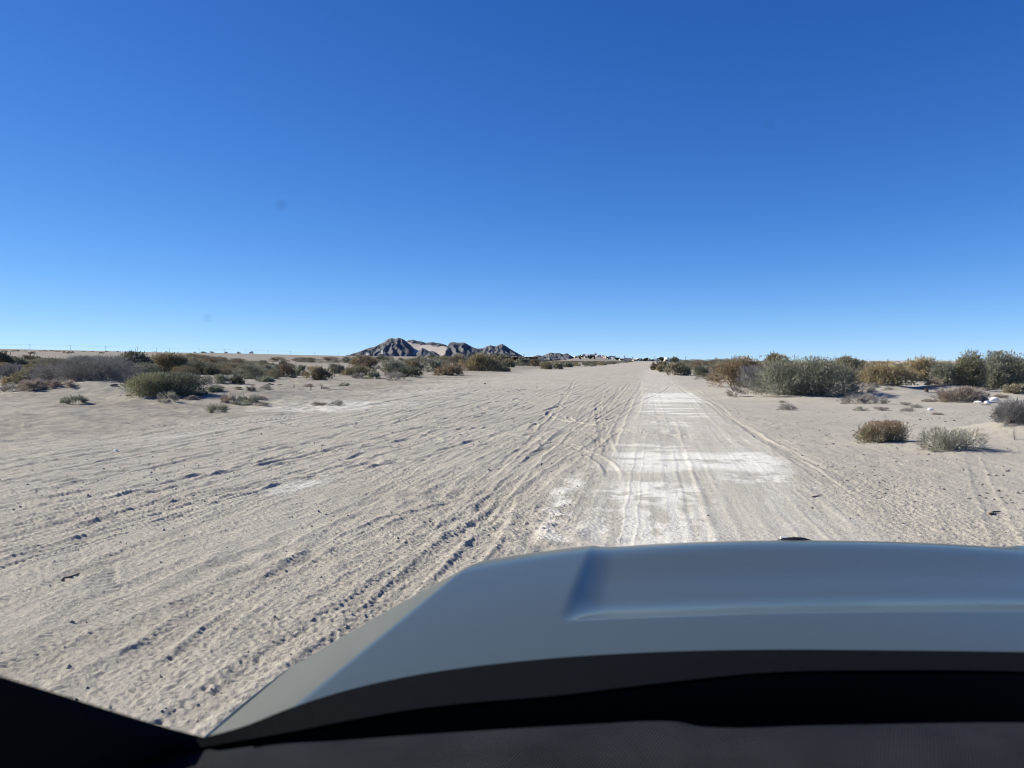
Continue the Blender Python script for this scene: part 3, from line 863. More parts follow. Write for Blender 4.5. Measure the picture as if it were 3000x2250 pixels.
# thin weeds
def weed(px, by, ty, label, seed):
    x, y, f = at(px, by); z = surf_z(x, y); h = (by - ty) / F * f
    rng = random.Random(seed); mb = MB()
    for k in range(7):
        a = rng.uniform(0, 6.28); l = h * rng.uniform(.6, 1.0); s = rng.uniform(.1, .4)
        e = Vector((math.cos(a) * l * s, math.sin(a) * l * s, l))
        m = e * .5 + Vector((rng.uniform(-.05, .05) * h, rng.uniform(-.05, .05) * h, .05 * h))
        r = max(.003, .12 * f / 769)
        mb.tube([(0, 0, -.03), m, e], [r, r * .7, r * .3], 4)
        for q in range(3):
            b = m.lerp(e, rng.random()); mb.tube([b, b + Vector((rng.uniform(-.15, .15) * h, rng.uniform(-.15, .15) * h, .14 * h))], [r * .6, r * .3], 3)
    me = mb.mesh("weed"); o = obj("dry_weed", me, simple_weed); o.location = (x, y, z)
    tag(o, label, "weed")
simple_weed = simple("weed_stem", (.17, .155, .12), .9)
weed(910, 1143, 1124, "thin upright weed on the left bank, shorter of the pair", 1)
weed(942, 1141, 1122, "thin upright weed on the left bank, taller of the pair", 2)
weed(862, 1137, 1124, "faint thin weed left of the upright pair on the bank", 3)
weed(2709, 1292, 1254, "single rusty stem at the left end of the sprawling pale shrub", 4)
weed(2972, 1292, 1256, "thin weed below the bank at the right picture edge", 5)
weed(2862, 1280, 1250, "bare twig behind the sprawling pale shrub's right end", 6)

# ------------------------------------------------------------------ stones
def stone_mesh(name, seed, flat=.6):
    import bmesh
    rng = random.Random(seed)
    bm = bmesh.new(); bmesh.ops.create_icosphere(bm, subdivisions=2, radius=1)
    pl = [(Vector((rng.gauss(0, 1), rng.gauss(0, 1), rng.gauss(0, 1))).normalized(), rng.uniform(.62, .95)) for _ in range(12)]
    for v in bm.verts:
        for n, dd in pl:
            t = v.co.dot(n)
            if t > dd: v.co -= n * (t - dd)
        v.co *= 1 + rng.uniform(-.04, .04)
        v.co.z *= flat; v.co.y *= .8
    me = bpy.data.meshes.new(name); bm.to_mesh(me); bm.free()
    return me
STONES = [stone_mesh("stone", s, f) for s, f in ((1, .55), (2, .62), (3, .45), (4, .58))]
STONES2 = [m.copy() for m in STONES]
for m in STONES: m.materials.append(M_STONE)
for m in STONES2: m.materials.append(M_STONE2)

def stone(x, y, size, label, grp, k, pale=False):
    me = (STONES2 if pale else STONES)[k % 4]
    o = bpy.data.objects.new("stone", me); C.objects.link(o)
    o.location = (x, y, surf_z(x, y) + size * .14)
    o.rotation_euler = (rs.uniform(-.3, .3), rs.uniform(-.3, .3), rs.uniform(0, 6.28))
    s = size * .5; o.scale = (s * rs.uniform(.85, 1.3), s, s * rs.uniform(.8, 1.1))
    tag(o, label, "stone", grp)

def pstone(px, py, wpx, label, grp=None, k=0, pale=False):
    x, y, f = at(px, py); stone(x, y, wpx / F * f * .82, label, grp, k, pale)

pstone(1420, 1124, 9, "black block of stone alone on open sand below the golden dome shrub", k=1)
pstone(1777, 1231, 11, "dark stone beside the deep rut at the left edge of the track", k=1)
pstone(1394, 1173, 6, "small dark stone in the middle of the slewed tyre marks", k=2)
pstone(2074, 1508, 9, "small black stone on the track just ahead of the bonnet", k=1)
pstone(2644, 1528, 12, "black pointed stone nearest the bonnet on the right sand", k=1)
pstone(2634, 1572, 12, "dark stone at the bonnet's front edge, right side", k=0)
pstone(2766, 1434, 13, "dark stone by the faint rut on the right sand", k=3)
pstone(2574, 1358, 10, "darkest stone below the rust tipped shrub", k=1)
pstone(2938, 1596, 14, "pale stone beside the bonnet at right", k=1, pale=True)
pstone(2380, 1486, 11, "dark stone left of the black pointed stone", k=3)
LR = [(2350, 1338), (2396, 1367), (2474, 1346), (2470, 1372), (2563, 1395), (2586, 1408), (2667, 1401), (2575, 1414), (2612, 1398), (2628, 1424), (2647, 1420), (2653, 1438), (2730, 1425),
      (2551, 1445), (2560, 1379), (2510, 1395), (2540, 1405), (2720, 1335), (2715, 1355), (2760, 1390), (2440, 1300), (2330, 1325), (2285, 1303), (2710, 1455), (2490, 1515), (2512, 1505), (2600, 1555), (2690, 1545),
      (2780, 1510), (2800, 1535), (2835, 1545), (2843, 1517), (2855, 1540), (2825, 1500), (2600, 1430), (2680, 1385), (2530, 1340), (2450, 1330), (2420, 1275), (2500, 1262), (2380, 1258), (2695, 1232), (2770, 1236), (2795, 1234), (2600, 1275)]
for k, (px, py) in enumerate(LR):
    pstone(px, py, rs.uniform(6, 11), "small dark stone on the sand right of the track", "dark stones on the right sand", k)
RP = [(2915, 1393, 20), (2895, 1392, 14), (2877, 1418, 13), (2905, 1420, 13), (2925, 1437, 17), (2890, 1440, 12), (2950, 1450, 13), (2935, 1455, 12), (2960, 1463, 12), (2910, 1460, 13), (2885, 1455, 14), (2870, 1448, 14),
      (2980, 1443, 18), (2998, 1440, 14), (2905, 1475, 10), (2930, 1478, 11), (2965, 1470, 10), (2945, 1470, 10), (2870, 1462, 9), (2838, 1461, 16), (2790, 1478, 10), (2795, 1485, 8), (2952, 1381, 18)]
for k, (px, py, s) in enumerate(RP):
    pstone(px, py, s, "grey stone in the loose heap at the right picture edge", "stones in the heap at right", k, k % 3 == 0)
for k, (px, py, s) in enumerate([(2990, 1490, 20), (2998, 1500, 16), (2945, 1507, 14), (2480, 1408, 16), (2436, 1370, 9), (2430, 1420, 9), (2820, 1380, 13), (2945, 1555, 12), (2620, 1255, 7)]):
    pstone(px, py, s, "pale stone lying flat on the right sand", "pale stones on the right sand", k, True)
LL = [(540, 1360), (478, 1295), (305, 1322), (380, 1280), (420, 1265), (470, 1460), (505, 1490), (460, 1348), (275, 1353), (300, 1355), (270, 1474), (345, 1281), (50, 1320), (708, 1475), (810, 1460), (805, 1482),
      (527, 1527), (640, 1550), (712, 1563), (740, 1560), (605, 1620), (955, 1507), (742, 1510), (845, 1605), (880, 1535), (520, 1657), (545, 1650), (548, 1692), (840, 1700), (820, 1720), (835, 1738), (865, 1735),
      (900, 1785), (855, 1825), (735, 1848), (745, 1865), (685, 1850), (765, 1850), (700, 1905), (755, 1907), (805, 1725), (775, 1690), (645, 1780), (405, 1893), (420, 1915), (560, 1930), (595, 1920), (500, 2080), (447, 2082), (295, 2035),
      (230, 2010), (90, 1945), (700, 1830), (760, 1760), (630, 1835), (585, 1870), (950, 1600), (975, 1580), (640, 1650), (930, 1640), (610, 1735), (350, 1760), (180, 1610), (250, 1680), (0, 1945), (370, 1600), (860, 1640),
      (1095, 1522), (1060, 1553), (1030, 1560), (1160, 1500), (1190, 1510), (1275, 1525), (1090, 1535), (1200, 1565), (1290, 1530), (1245, 1510), (1225, 1450), (1340, 1450), (1350, 1445), (1470, 1470), (1530, 1425), (1525, 1520),
      (1430, 1597), (1435, 1595), (1550, 1445), (1545, 1450), (1555, 1478), (1415, 1635), (1210, 1480), (1235, 1575), (1260, 1573), (1190, 1585), (1125, 1625), (1195, 1620), (1330, 1405), (1385, 1435), (1570, 1430), (1660, 1385), (1430, 1360), (1500, 1620),
      (1065, 1272), (1087, 1275), (1190, 1280), (1660, 1410), (1650, 1300)]
for k, (px, py) in enumerate(LL):
    g = px > 1000
    pstone(px, py, rs.uniform(3.5, 6) if py > 1800 else rs.uniform(4.5, 8.5) if py > 1500 else rs.uniform(4, 7),
           "dark stone on the rutted sand between the bonnet's left corner and the track" if g else "dark stone on the rutted sand left of the car",
           "dark stones in front of the bonnet" if g else "dark stones on the left sand", k, k % 4 == 3)

# uncountable small gravel, one object
def gravel():
    rng = np.random.default_rng(8)
    base = STONES[0]; bv = np.empty(len(base.vertices) * 3, np.float32); base.vertices.foreach_get("co", bv); bv = bv.reshape(-1, 3)
    # coarse pebble: an octahedron-like 6-point solid
    P = np.array([(1, 0, 0), (0, 1, 0), (-1, 0, 0), (0, -1, 0), (.1, .1, .8), (0, 0, -.5)], float)
    T = np.array([(0, 1, 4), (1, 2, 4), (2, 3, 4), (3, 0, 4), (1, 0, 5), (2, 1, 5), (3, 2, 5), (0, 3, 5)])
    VV = []
    n = 0
    while n < 5200:
        if rng.random() < .62:
            x, y = rng.uniform(-9, -.8), rng.uniform(2.6, 26) ** 1
        else:
            x, y = rng.uniform(2.2, 12), rng.uniform(4, 26)
        if float(noise(np.array([x]), np.array([y]), 2.6, 3)[0]) < rng.uniform(-.7, .5): continue
        s = rng.uniform(.004, .012) * (.6 + .06 * min(y, 15)) * (1 + rng.random() ** 6)
        q = P * rng.uniform(.6, 1.3, (6, 3)) * s
        a = rng.uniform(0, 6.28); c, si = math.cos(a), math.sin(a)
        q = np.stack([q[:, 0] * c - q[:, 1] * si, q[:, 0] * si + q[:, 1] * c, q[:, 2]], 1)
        VV.append(q + np.array([x, y, surf_z(x, y) + s * .35])); n += 1
    V = np.concatenate(VV); Fc = (T[None] + (np.arange(n) * 6)[:, None, None]).reshape(-1, 3)
    o = obj("gravel", mesh_np("gravel", V, Fc), M_GRAVEL)
    tag(o, "fine dark gravel strewn over the sand", None, None, "stuff")
M_GRAVEL = simple("gravel", (.24, .225, .20), .9, noise_amt=.6, scale=3)
gravel()

# ------------------------------------------------------------------ litter
M_BAG = simple("white_plastic", (.78, .78, .76), .55, noise_amt=.06, scale=12)
M_RUST = simple("rusty_tin", (.085, .055, .042), .8, noise_amt=.4, scale=14)
M_WOOD = simple("grey_wood", (.16, .13, .105), .9, noise_amt=.3, scale=20)

def bag(px, py, wpx, hpx, label, seed, flat=1.0, grp=None):
    import bmesh
    x, y, f = at(px, py); rng = random.Random(seed)
    wd = wpx / F * f * .5; h = hpx / F * f
    bm = bmesh.new(); bmesh.ops.create_icosphere(bm, subdivisions=4, radius=1)
    fr = [(Vector((rng.gauss(0, 3), rng.gauss(0, 3), rng.gauss(0, 3))), rng.uniform(0, 6)) for _ in range(7)]
    for v in bm.verts:
        c = v.co.copy(); k = sum(math.sin(c.dot(a) + p) for a, p in fr) * .055
        v.co = Vector((c.x * wd * (1 + k), c.y * wd * .7 * (1 + k), max(-.25, c.z) * h * .8 * (1 + k * 1.6)))
    me = bpy.data.meshes.new("bag"); bm.to_mesh(me); bm.free()
    me.polygons.foreach_set("use_smooth", [True] * len(me.polygons))
    o = obj("plastic_bag", me, M_BAG); o.location = (x, y, surf_z(x, y) + .02); o.rotation_euler = (0, 0, rng.uniform(-.5, .9))
    tag(o, label, "bag", grp)
bag(2908, 1173, 36, 13, "plump white plastic bag, largest in the litter by the pinkish shrub", 1)
bag(2882, 1176, 26, 11, "crumpled white plastic bag left of the plump one", 2)
bag(2893, 1182, 24, 7, "flat white plastic bag in front of the plump one", 3)
bag(2865, 1180, 20, 6, "small white plastic scrap at the pinkish shrub's foot", 4)
bag(2520, 1115, 24, 7, "white plastic sheet showing in the gap between two right-hand shrubs", 5)
bag(340, 1320, 14, 5, "small white plastic scrap lying on the left sand", 6)
bag(423, 1171, 6, 4, "tiny white scrap at the foot of the two-toned shrub", 7)
bag(2725, 1203, 17, 7, "pale crumpled scrap on the sand below the brown tin", 8)

def tin():
    x, y, f = at(2714, 1150); s = 12 / F * f
    t = empty("rusty_tin", (x, y, surf_z(x, y)), "dark brown rusty tin standing on the sand hump at right", "tin", None, .4)
    mb = MB(); n = 18; rows = []
    for r, z in ((0, 0), (.5, 0), (.5, .06), (.47, .09), (.47, .80), (.5, .84), (.5, .88), (.45, .88), (.45, .2), (0, .2)):
        rows.append([(r * s * math.cos(6.28318 * k / n), r * s * math.sin(6.28318 * k / n), z * s) for k in range(n + 1)])
    mb.grid(rows); obj("can_body", mb.mesh("can_body", True), M_RUST, t)
    mb = MB(); mb.tube([(.5 * s, 0, .8 * s), (.35 * s, .1 * s, 1.05 * s), (0, .12 * s, 1.1 * s), (-.35 * s, .1 * s, 1.05 * s), (-.5 * s, 0, .8 * s)], .03 * s, 5)
    obj("handle", mb.mesh("handle"), M_RUST, t)
tin()

def stick(px, py, px2, py2, wd, label, seed):
    x, y, f = at(px, py); x2, y2, _ = at(px2, py2); rng = random.Random(seed); mb = MB()
    a, b = Vector((0, 0, surf_z(x, y) + wd * .6)), Vector((x2 - x, y2 - y, surf_z(x2, y2) + wd * .6))
    pts = [a.lerp(b, t) + Vector((rng.uniform(-1, 1) * wd, rng.uniform(-1, 1) * wd, rng.uniform(0, .25) * wd)) for t in (0, .25, .5, .75, 1)]
    mb.tube(pts, [wd * .5, wd * .55, wd * .5, wd * .4, wd * .25], 6)
    o = obj("driftwood_stick", mb.mesh("stick", True), M_WOOD); o.location = (x, y, 0); tag(o, label, "stick")
stick(2382, 1458, 2408, 1453, .016, "short dark stick lying on the sand ahead of the badge", 1)
stick(172, 1698, 236, 1678, .016, "long weathered stick on the left sand by tread marks", 2)
stick(2902, 1505, 2925, 1500, .028, "short thick stick beside the grey stone heap", 3)
stick(331, 1135, 343, 1131, .09, "broken dark stump on the crest of the left sand hump", 4)

# ------------------------------------------------------------------ hills
def vcol_mat(name, rough=.95, bump=.6):
    m, t, p = new_mat(name)
    a = t.nodes.new("ShaderNodeAttribute"); a.attribute_name = "col"
    tc = t.nodes.new("ShaderNodeTexCoord"); n = t.nodes.new("ShaderNodeTexNoise"); n.inputs["Scale"].default_value = .25; n.inputs["Detail"].default_value = 8
    t.links.new(tc.outputs["Object"], n.inputs["Vector"])
    b = t.nodes.new("ShaderNodeBump"); b.inputs["Strength"].default_value = bump; b.inputs["Distance"].default_value = 2.0
    t.links.new(n.outputs["Fac"], b.inputs["Height"]); t.links.new(b.outputs[0], p.inputs["Normal"])
    t.links.new(a.outputs["Color"], p.inputs["Base Color"]); p.inputs["Roughness"].default_value = rough; p.inputs["Specular IOR Level"].default_value = .15
    return m
M_ROCK = vcol_mat("rock")

def hill(name, D, crests, dune, label, seed, zfoot):
    """crests: list of (v offset, half width, [(px,py)...]); local u (right) and v (away)"""
    allp = [p for c in crests for p in c[2]]
    u0 = (min(p[0] for p in allp) - 30 - 1500) / F * D; u1 = (max(p[0] for p in allp) + 30 - 1500) / F * D
    vs0, vs1 = min(c[0] - c[1] for c in crests) - 10, max(c[0] + c[1] for c in crests) + 10
    nu, nv = int((u1 - u0) / 1.1), int((vs1 - vs0) / 1.6)
    U, Vv = np.meshgrid(np.linspace(u0, u1, nu), np.linspace(vs0, vs1, nv))
    wu = U + noise(U, Vv, 14, seed) * 3; 
    rock = np.full(U.shape, -50.0)
    for vo, hw, pts in crests:
        pu = np.array([(p[0] - 1500) / F * (D + vo) for p in pts]); ph = np.array([H - HOR * 0 + (HOR - p[1]) / F * (D + vo) for p in pts]) - zfoot
        dv = (Vv - vo) / hw
        # spurs: the crest profile is pulled forward and back along gullies
        rid = 1 - np.abs(noise(wu, Vv * .35, 16, seed + 1)) * 1.7
        sp = np.clip(1 - np.abs(dv) * (1.0 - .25 * rid), 0, 1)
        cr = np.interp(wu * np.clip(np.abs(dv) * 3, 0, 1) + U * (1 - np.clip(np.abs(dv) * 3, 0, 1)), pu, ph, left=-6, right=-6)
        h = cr * sp ** 1.05
        am = np.clip(np.abs(dv) * 5, .12, 1) * np.clip(cr / 14, 0, 1)
        h = h + (rid - .5) * 2.7 * am * sp ** .5 - np.abs(noise(wu, Vv * .5, 6, seed + 2)) * 1.5 * am - np.abs(noise(U, Vv, 2.6, seed + 3)) * 1.6 * np.clip(am, .3, 1)
        h = np.where(np.abs(dv) >= 1, -8, h)
        rock = np.maximum(rock, h)
    rockc = np.array((.108, .116, .124)); rc2 = np.array((.150, .152, .152)); sandc = np.array((.46, .415, .35))
    k = np.clip(.45 + noise(U, Vv, 9, seed) * .6 + noise(U, Vv, 3, seed + 1) * .4, 0, 1)[..., None]
    col = rockc + (rc2 - rockc) * k
    z = rock
    if dune:
        dz = dune(U, Vv, D) - zfoot + noise(U, Vv, 20, 2) * .6
        m = dz > rock
        z = np.where(m, dz, rock); col = np.where(m[..., None], sandc * (1 + .05 * noise(U, Vv, 4, 3))[..., None], col)
    base = np.array(car(0, D, zfoot))
    X = U * RT[0] + Vv * FW[0]; Y = U * RT[1] + Vv * FW[1]
    V = np.stack([X, Y, np.maximum(z, -6)], -1).reshape(-1, 3)
    i, j = np.meshgrid(np.arange(nv - 1), np.arange(nu - 1), indexing='ij')
    q = np.stack([i * nu + j, i * nu + j + 1, (i + 1) * nu + j + 1, (i + 1) * nu + j], -1).reshape(-1, 4)
    me = mesh_np(name, V, q, smooth=False); col_attr(me, "col", col.reshape(-1, 3))
    o = obj(name, me, M_ROCK); o.location = base; tag(o, label, None, None, "structure")

A1 = [(1020, 1046), (1031, 1036), (1051, 1031), (1067, 1024), (1081, 1019), (1096, 1016), (1108, 1010), (1127, 1001), (1137, 993), (1148, 990), (1159, 992), (1170, 989), (1181, 993), (1189, 999), (1205, 1012), (1216, 1030), (1226, 1046)]
A2 = [(1175, 1010), (1189, 1000), (1199, 996), (1210, 994), (1221, 998), (1233, 1000), (1248, 1004), (1259, 1003), (1269, 1002), (1282, 1004), (1297, 1007), (1306, 1010), (1318, 1016)]
A3 = [(1308, 1040), (1312, 1020), (1314, 1008), (1315, 1005), (1324, 1002), (1335, 1003), (1345, 1004), (1360, 1003), (1372, 1010), (1385, 1017), (1398, 1021), (1416, 1020), (1425, 1015), (1437, 1011), (1445, 1012.5), (1452, 1014), (1462, 1010), (1471, 1007), (1480, 1012), (1490, 1019), (1508, 1030), (1527, 1040), (1545, 1050)]
A4 = [(1204, 1048), (1214, 1040), (1226, 1029), (1238, 1019), (1248, 1024), (1258, 1029), (1268, 1028), (1278, 1033), (1288, 1040), (1302, 1050)]

def dune(U, V, D):
    px = 1500 + U / (D + V) * F
    top = np.interp(px, [1165, 1180, 1189, 1230, 1290, 1320, 1350, 1390, 1420], [1065, 1010, 1003, 1011, 1016, 1019, 1032, 1046, 1060])
    zt = H + (HOR - top) / F * (D + 70)
    t = np.clip((70 - V) / 130, 0, 1)
    return (zt + 1.5) * (1 - t) + 8.0 * t - 60 * np.clip((V - 72) / 20, 0, 1)
hill("rocky_hill", 1500, [(0, 85, A1), (85, 75, A2), (20, 85, A3), (-32, 45, A4)], dune, "long dark rocky hill with a pale sand slope across its middle", 1, 7.0)
B1 = [(1545, 1054), (1555, 1047), (1574, 1040), (1588, 1042), (1602, 1037), (1613, 1032), (1624, 1035), (1635, 1033), (1650, 1038), (1660, 1034), (1669, 1040), (1686, 1048), (1705, 1056)]
hill("small_rocky_hill", 1750, [(0, 70, B1)], None, "small dark rocky hill left of the town", 4, 1.0)

# ------------------------------------------------------------------ far built things
M_WHITE = simple("white_wall", (.66, .65, .62), .8, noise_amt=.05, scale=.5)
M_CREAM = simple("cream_wall", (.42, .37, .31), .85, noise_amt=.08, scale=.5)
M_GLASSD = simple("dark_window", (.04, .045, .05), .3, scale=1)
M_METAL = simple("grey_metal", (.22, .23, .24), .5, metal=.4, scale=2)
M_POLE = simple("pole_wood", (.20, .185, .17), .85, scale=2)

def far(px, D, py=None):
    """point D metres ahead on the column px; on the ground, or at the row py"""
    rx = (px - 1500) / F
    x, y = D * (FW[0] + rx * RT[0]), D * (FW[1] + rx * RT[1])
    return x, y, (float(ground_z(x, y)) if py is None else H + D * ray(px, py)[1])

def sign_tower():
    D = 1380
    x, y, z = far(1119.5, D, 1038); s = D / F
    t = empty("hoarding", (x, y, z), "white two-panel hoarding standing at the foot of the rocky hill", "sign", None, YAW - .6)
    mb = MB()
    for sx in (-3.2, 3.2): mb.box(sx * s - .25, sx * s + .25, -.3, .3, -3, 12.5 * s)
    obj("post", mb.mesh("post"), M_METAL, t)
    for z0, z1 in ((1 * s, 5.2 * s), (6.2 * s, 11.3 * s)):
        mb = MB(); mb.box(-4.2 * s, 4.2 * s, -.55, -.32, z0, z1); p = obj("panel", mb.mesh("panel"), M_WHITE, t)
        mb = MB()
        for k in range(3): mb.box(-3.2 * s + k * 2.2 * s, -1.8 * s + k * 2.2 * s, -.62, -.555, z0 + (z1 - z0) * .35, z0 + (z1 - z0) * .6)
        obj("faded_print", mb.mesh("faded_print"), M_CREAM, p)
    x, y, z = far(1078.5, D, 1038)
    t = empty("site_cabin", (x, y, z), "low white cabin left of the two-panel hoarding", "cabin", None, YAW - .5)
    mb = MB(); mb.box(-4.8 * s, 4.8 * s, -2, 2, -2, 4.4 * s); obj("wall", mb.mesh("wall"), M_WHITE, t)
    mb = MB(); mb.box(-5.0 * s, 5.0 * s, -2.3, 2.3, 4.4 * s, 4.9 * s); obj("roof", mb.mesh("roof"), M_CREAM, t)
    for k in (-2.6, 1.6):
        mb = MB(); mb.box(k * s, (k + 1.3) * s, -2.06, -1.98, 1.8 * s, 3.2 * s); obj("window", mb.mesh("window"), M_GLASSD, t)
sign_tower()

def pole_mesh():
    mb = MB(); mb.tube([(0, 0, -1), (0, 0, 9)], [.26, .17], 8); return mb.mesh("pole")
def arm_mesh():
    mb = MB(); mb.box(-1.1, 1.1, -.1, .1, 8.2, 8.45)
    for k in (-1, 0, 1): mb.tube([(k, 0, 8.45), (k, 0, 8.85)], .1, 5)
    return mb.mesh("crossarm")
PMSH, AMSH = pole_mesh(), arm_mesh()
PMSH.materials.append(M_POLE); AMSH.materials.append(M_POLE)
POLES = [(89, 17), (207, 15.5), (311, 15), (404, 15), (497, 14), (584, 13.5), (658, 13), (721, 13), (785, 12.5), (852, 11.5), (922, 10), (992, 9.5), (1036, 8.5)]
tops = []
for px, hp in POLES:
    D = 9.0 * F / hp
    x, y, z = far(px, D)
    t = empty("utility_pole", (x, y, z), "thin power pole in the line along the skyline of the raised plain", "pole", "power poles on the left skyline", .6)
    obj("pole", PMSH, M_POLE, t); obj("crossarm", AMSH, M_POLE, t)
    tops.append(Vector((x, y, z + 8.6)))
x, y, z = far(459, 1500)
t = empty("utility_pole", (x, y, z), "faint power pole standing off the line between two skyline poles", "pole", None, .6); obj("pole", PMSH, M_POLE, t); obj("crossarm", AMSH, M_POLE, t)
mb = MB()
x, y, z = far(-60, 1080); pts = [Vector((x, y, z + 8.6))] + tops
for a, b in zip(pts[:-1], pts[1:]):
    sg = (b - a).length * .012
    mb.tube([a.lerp(b, q) - Vector((0, 0, 4 * sg * q * (1 - q))) for q in np.linspace(0, 1, 9)], .07, 4)
o = obj("power_line", mb.mesh("power_line"), M_METAL); tag(o, "thin sagging power line strung along the skyline poles", "cable")

def pylon(px, top, D, label):
    x, y, z = far(px, D); h = H + D * ray(px, top)[1] - z
    t = empty("lattice_pylon", (x, y, z), label, "pylon", None, .4)
    mb = MB(); w0, w1 = h * .11, h * .025; r = h * .012
    lv = [0, .22, .42, .60, .76, .9, 1.0]
    cs = [(1, 1), (-1, 1), (-1, -1), (1, -1)]
    P = [[Vector((sx * (w0 + (w1 - w0) * q), sy * (w0 + (w1 - w0) * q), h * q)) for sx, sy in cs] for q in lv]
    for k in range(4): mb.tube([p[k] for p in P], r, 4)
    for i in range(len(lv) - 1):
        for k in range(4): mb.tube([P[i][k], P[i + 1][(k + 1) % 4]], r * .6, 3); mb.tube([P[i][(k + 1) % 4], P[i + 1][k]], r * .6, 3)
    obj("tower_frame", mb.mesh("tower_frame"), M_METAL, t)
    for q, L in ((.68, .20), (.82, .24), (.95, .15)):
        mb = MB(); mb.tube([(-L * h, 0, h * q), (0, 0, h * q + .03 * h), (L * h, 0, h * q)], r, 4); mb.tube([(-L * h, 0, h * q), (L * h, 0, h * q)], r, 4)
        for s in (-1, 1): mb.tube([(s * L * h, 0, h * q), (s * L * h, 0, h * (q - .05))], r * .8, 4)
        obj("crossarm", mb.mesh("crossarm"), M_METAL, t)
pylon(1830, 1041, 1700, "larger lattice pylon rising over the white houses of the town")
pylon(1853.5, 1045, 2000, "smaller lattice pylon just right of the larger one")

def mast(px, top, D, label):
    x, y, z = far(px, D); h = H + D * ray(px, top)[1] - z
    t = empty("mast", (x, y, z), label, "mast")
    mb = MB(); mb.tube([(0, 0, -1), (0, 0, h)], [.55 * D / 1500, .32 * D / 1500], 8); obj("pole", mb.mesh("pole"), M_METAL, t)
    mb = MB()
    for k in range(3):
        a = k * 2.094; mb.box(math.cos(a) * .8 - .25, math.cos(a) * .8 + .25, math.sin(a) * .8 - .25, math.sin(a) * .8 + .25, h * .9, h * .99)
    obj("antenna", mb.mesh("antenna"), M_METAL, t)
mast(1743, 1031, 1750, "tallest mast standing over the town")
mast(1803, 1044, 1800, "short thin mast left of the larger pylon")
mast(1815, 1044.5, 1800, "short thin mast next to the larger pylon")
mast(1918, 1044, 1300, "mast at the right end of the town")
mast(2008, 1045, 900, "thin mast over the right-hand scrub, nearer the track")
mast(2097, 1046, 900, "thin mast over the right-hand scrub, farther from the track")

def house_proto(seed):
    rng = random.Random(seed)
    W_, D_, st = rng.uniform(8, 13), rng.uniform(7, 11), rng.choice([1, 1, 2])
    hh = 3.3 * st
    w_ = MB(); w_.box(-W_ / 2, W_ / 2, -D_ / 2, D_ / 2, -3, hh)
    if rng.random() < .6: w_.box(-W_ / 2 + .3, -W_ / 2 + W_ * rng.uniform(.3, .5), -D_ / 2 + .6, D_ / 2 - .6, hh, hh + 2.6)
    r_ = MB(); r_.box(-W_ / 2 - .2, W_ / 2 + .2, -D_ / 2 - .2, -D_ / 2, hh - .1, hh + .6); r_.box(-W_ / 2 - .2, W_ / 2 + .2, D_ / 2, D_ / 2 + .2, hh - .1, hh + .6)
    r_.box(-W_ / 2 - .2, -W_ / 2, -D_ / 2, D_ / 2, hh - .1, hh + .6); r_.box(W_ / 2, W_ / 2 + .2, -D_ / 2, D_ / 2, hh - .1, hh + .6)
    wins = []
    for s in range(st):
        for k in range(3):
            b = MB(); x0 = -W_ / 2 + W_ * (.12 + .3 * k)
            door = s == 0 and k == 1
            b.box(x0, x0 + 1.4, -D_ / 2 - .06, -D_ / 2 + .02, .05 if door else 3.3 * s + 1.0, 3.3 * s + 2.4); wins.append(("door" if door else "window", b.mesh("window")))
    return w_.mesh("wall"), r_.mesh("parapet"), wins
HP = [house_proto(s) for s in range(6)]
for a, b, ws in HP:
    for _, m in ws: m.materials.append(M_GLASSD)
HM = []
for mat in (M_WHITE, M_CREAM):
    HM.append([])
    for a, b, ws in HP:
        a2, b2 = a.copy(), b.copy(); a2.materials.append(mat); b2.materials.append(mat); HM[-1].append((a2, b2, ws))
rt = random.Random(21)
HOUSES = [(1709, 1700), (1696, 1720), (1688, 1750), (1718, 1560), (1727, 1740), (1735, 1600), (1752, 1640), (1760, 1820), (1768, 1800), (1780, 1650), (1745, 1850), (1790, 1720), (1799, 1500), (1804, 1500), (1812, 1540),
          (1820, 1480), (1826, 1600), (1832, 1480), (1837, 1480), (1844, 1460), (1850, 1600), (1858, 1500), (1865, 1560), (1873, 1500), (1890, 1400), (1894, 1300), (1903, 1450), (1922, 1200), (1926, 1210), (1712, 1850), (1722, 1800),
          (1775, 1560), (1787, 1540), (1882, 1500), (1868, 1700), (1841, 1700)]
for k, (px, D) in enumerate(HOUSES):
    x, y, z = far(px, D)
    wh = rt.random() < .62
    t = empty("house", (x, y, z), "tiny white flat-roofed house in the distant town" if wh else "tiny sand-coloured flat-roofed house in the distant town", "house",
              "white houses of the distant town" if wh else "sand-coloured houses of the distant town", YAW + rt.uniform(-.7, .7))
    t.scale = (.8, .8, .8)
    a, b, ws = HM[0 if wh else 1][k % 6]
    obj("wall", a, None, t); obj("parapet", b, None, t)
    for nm, m in ws: obj(nm, m, None, t)
x, y, z = far(1960, 1150)
t = empty("house", (x, y, z), "white house half hidden behind the dark topped shrub, right of the town", "house", None, YAW + .3)
a, b, ws = HM[0][2]; obj("wall", a, None, t); obj("parapet", b, None, t)
for nm, m in ws: obj(nm, m, None, t)

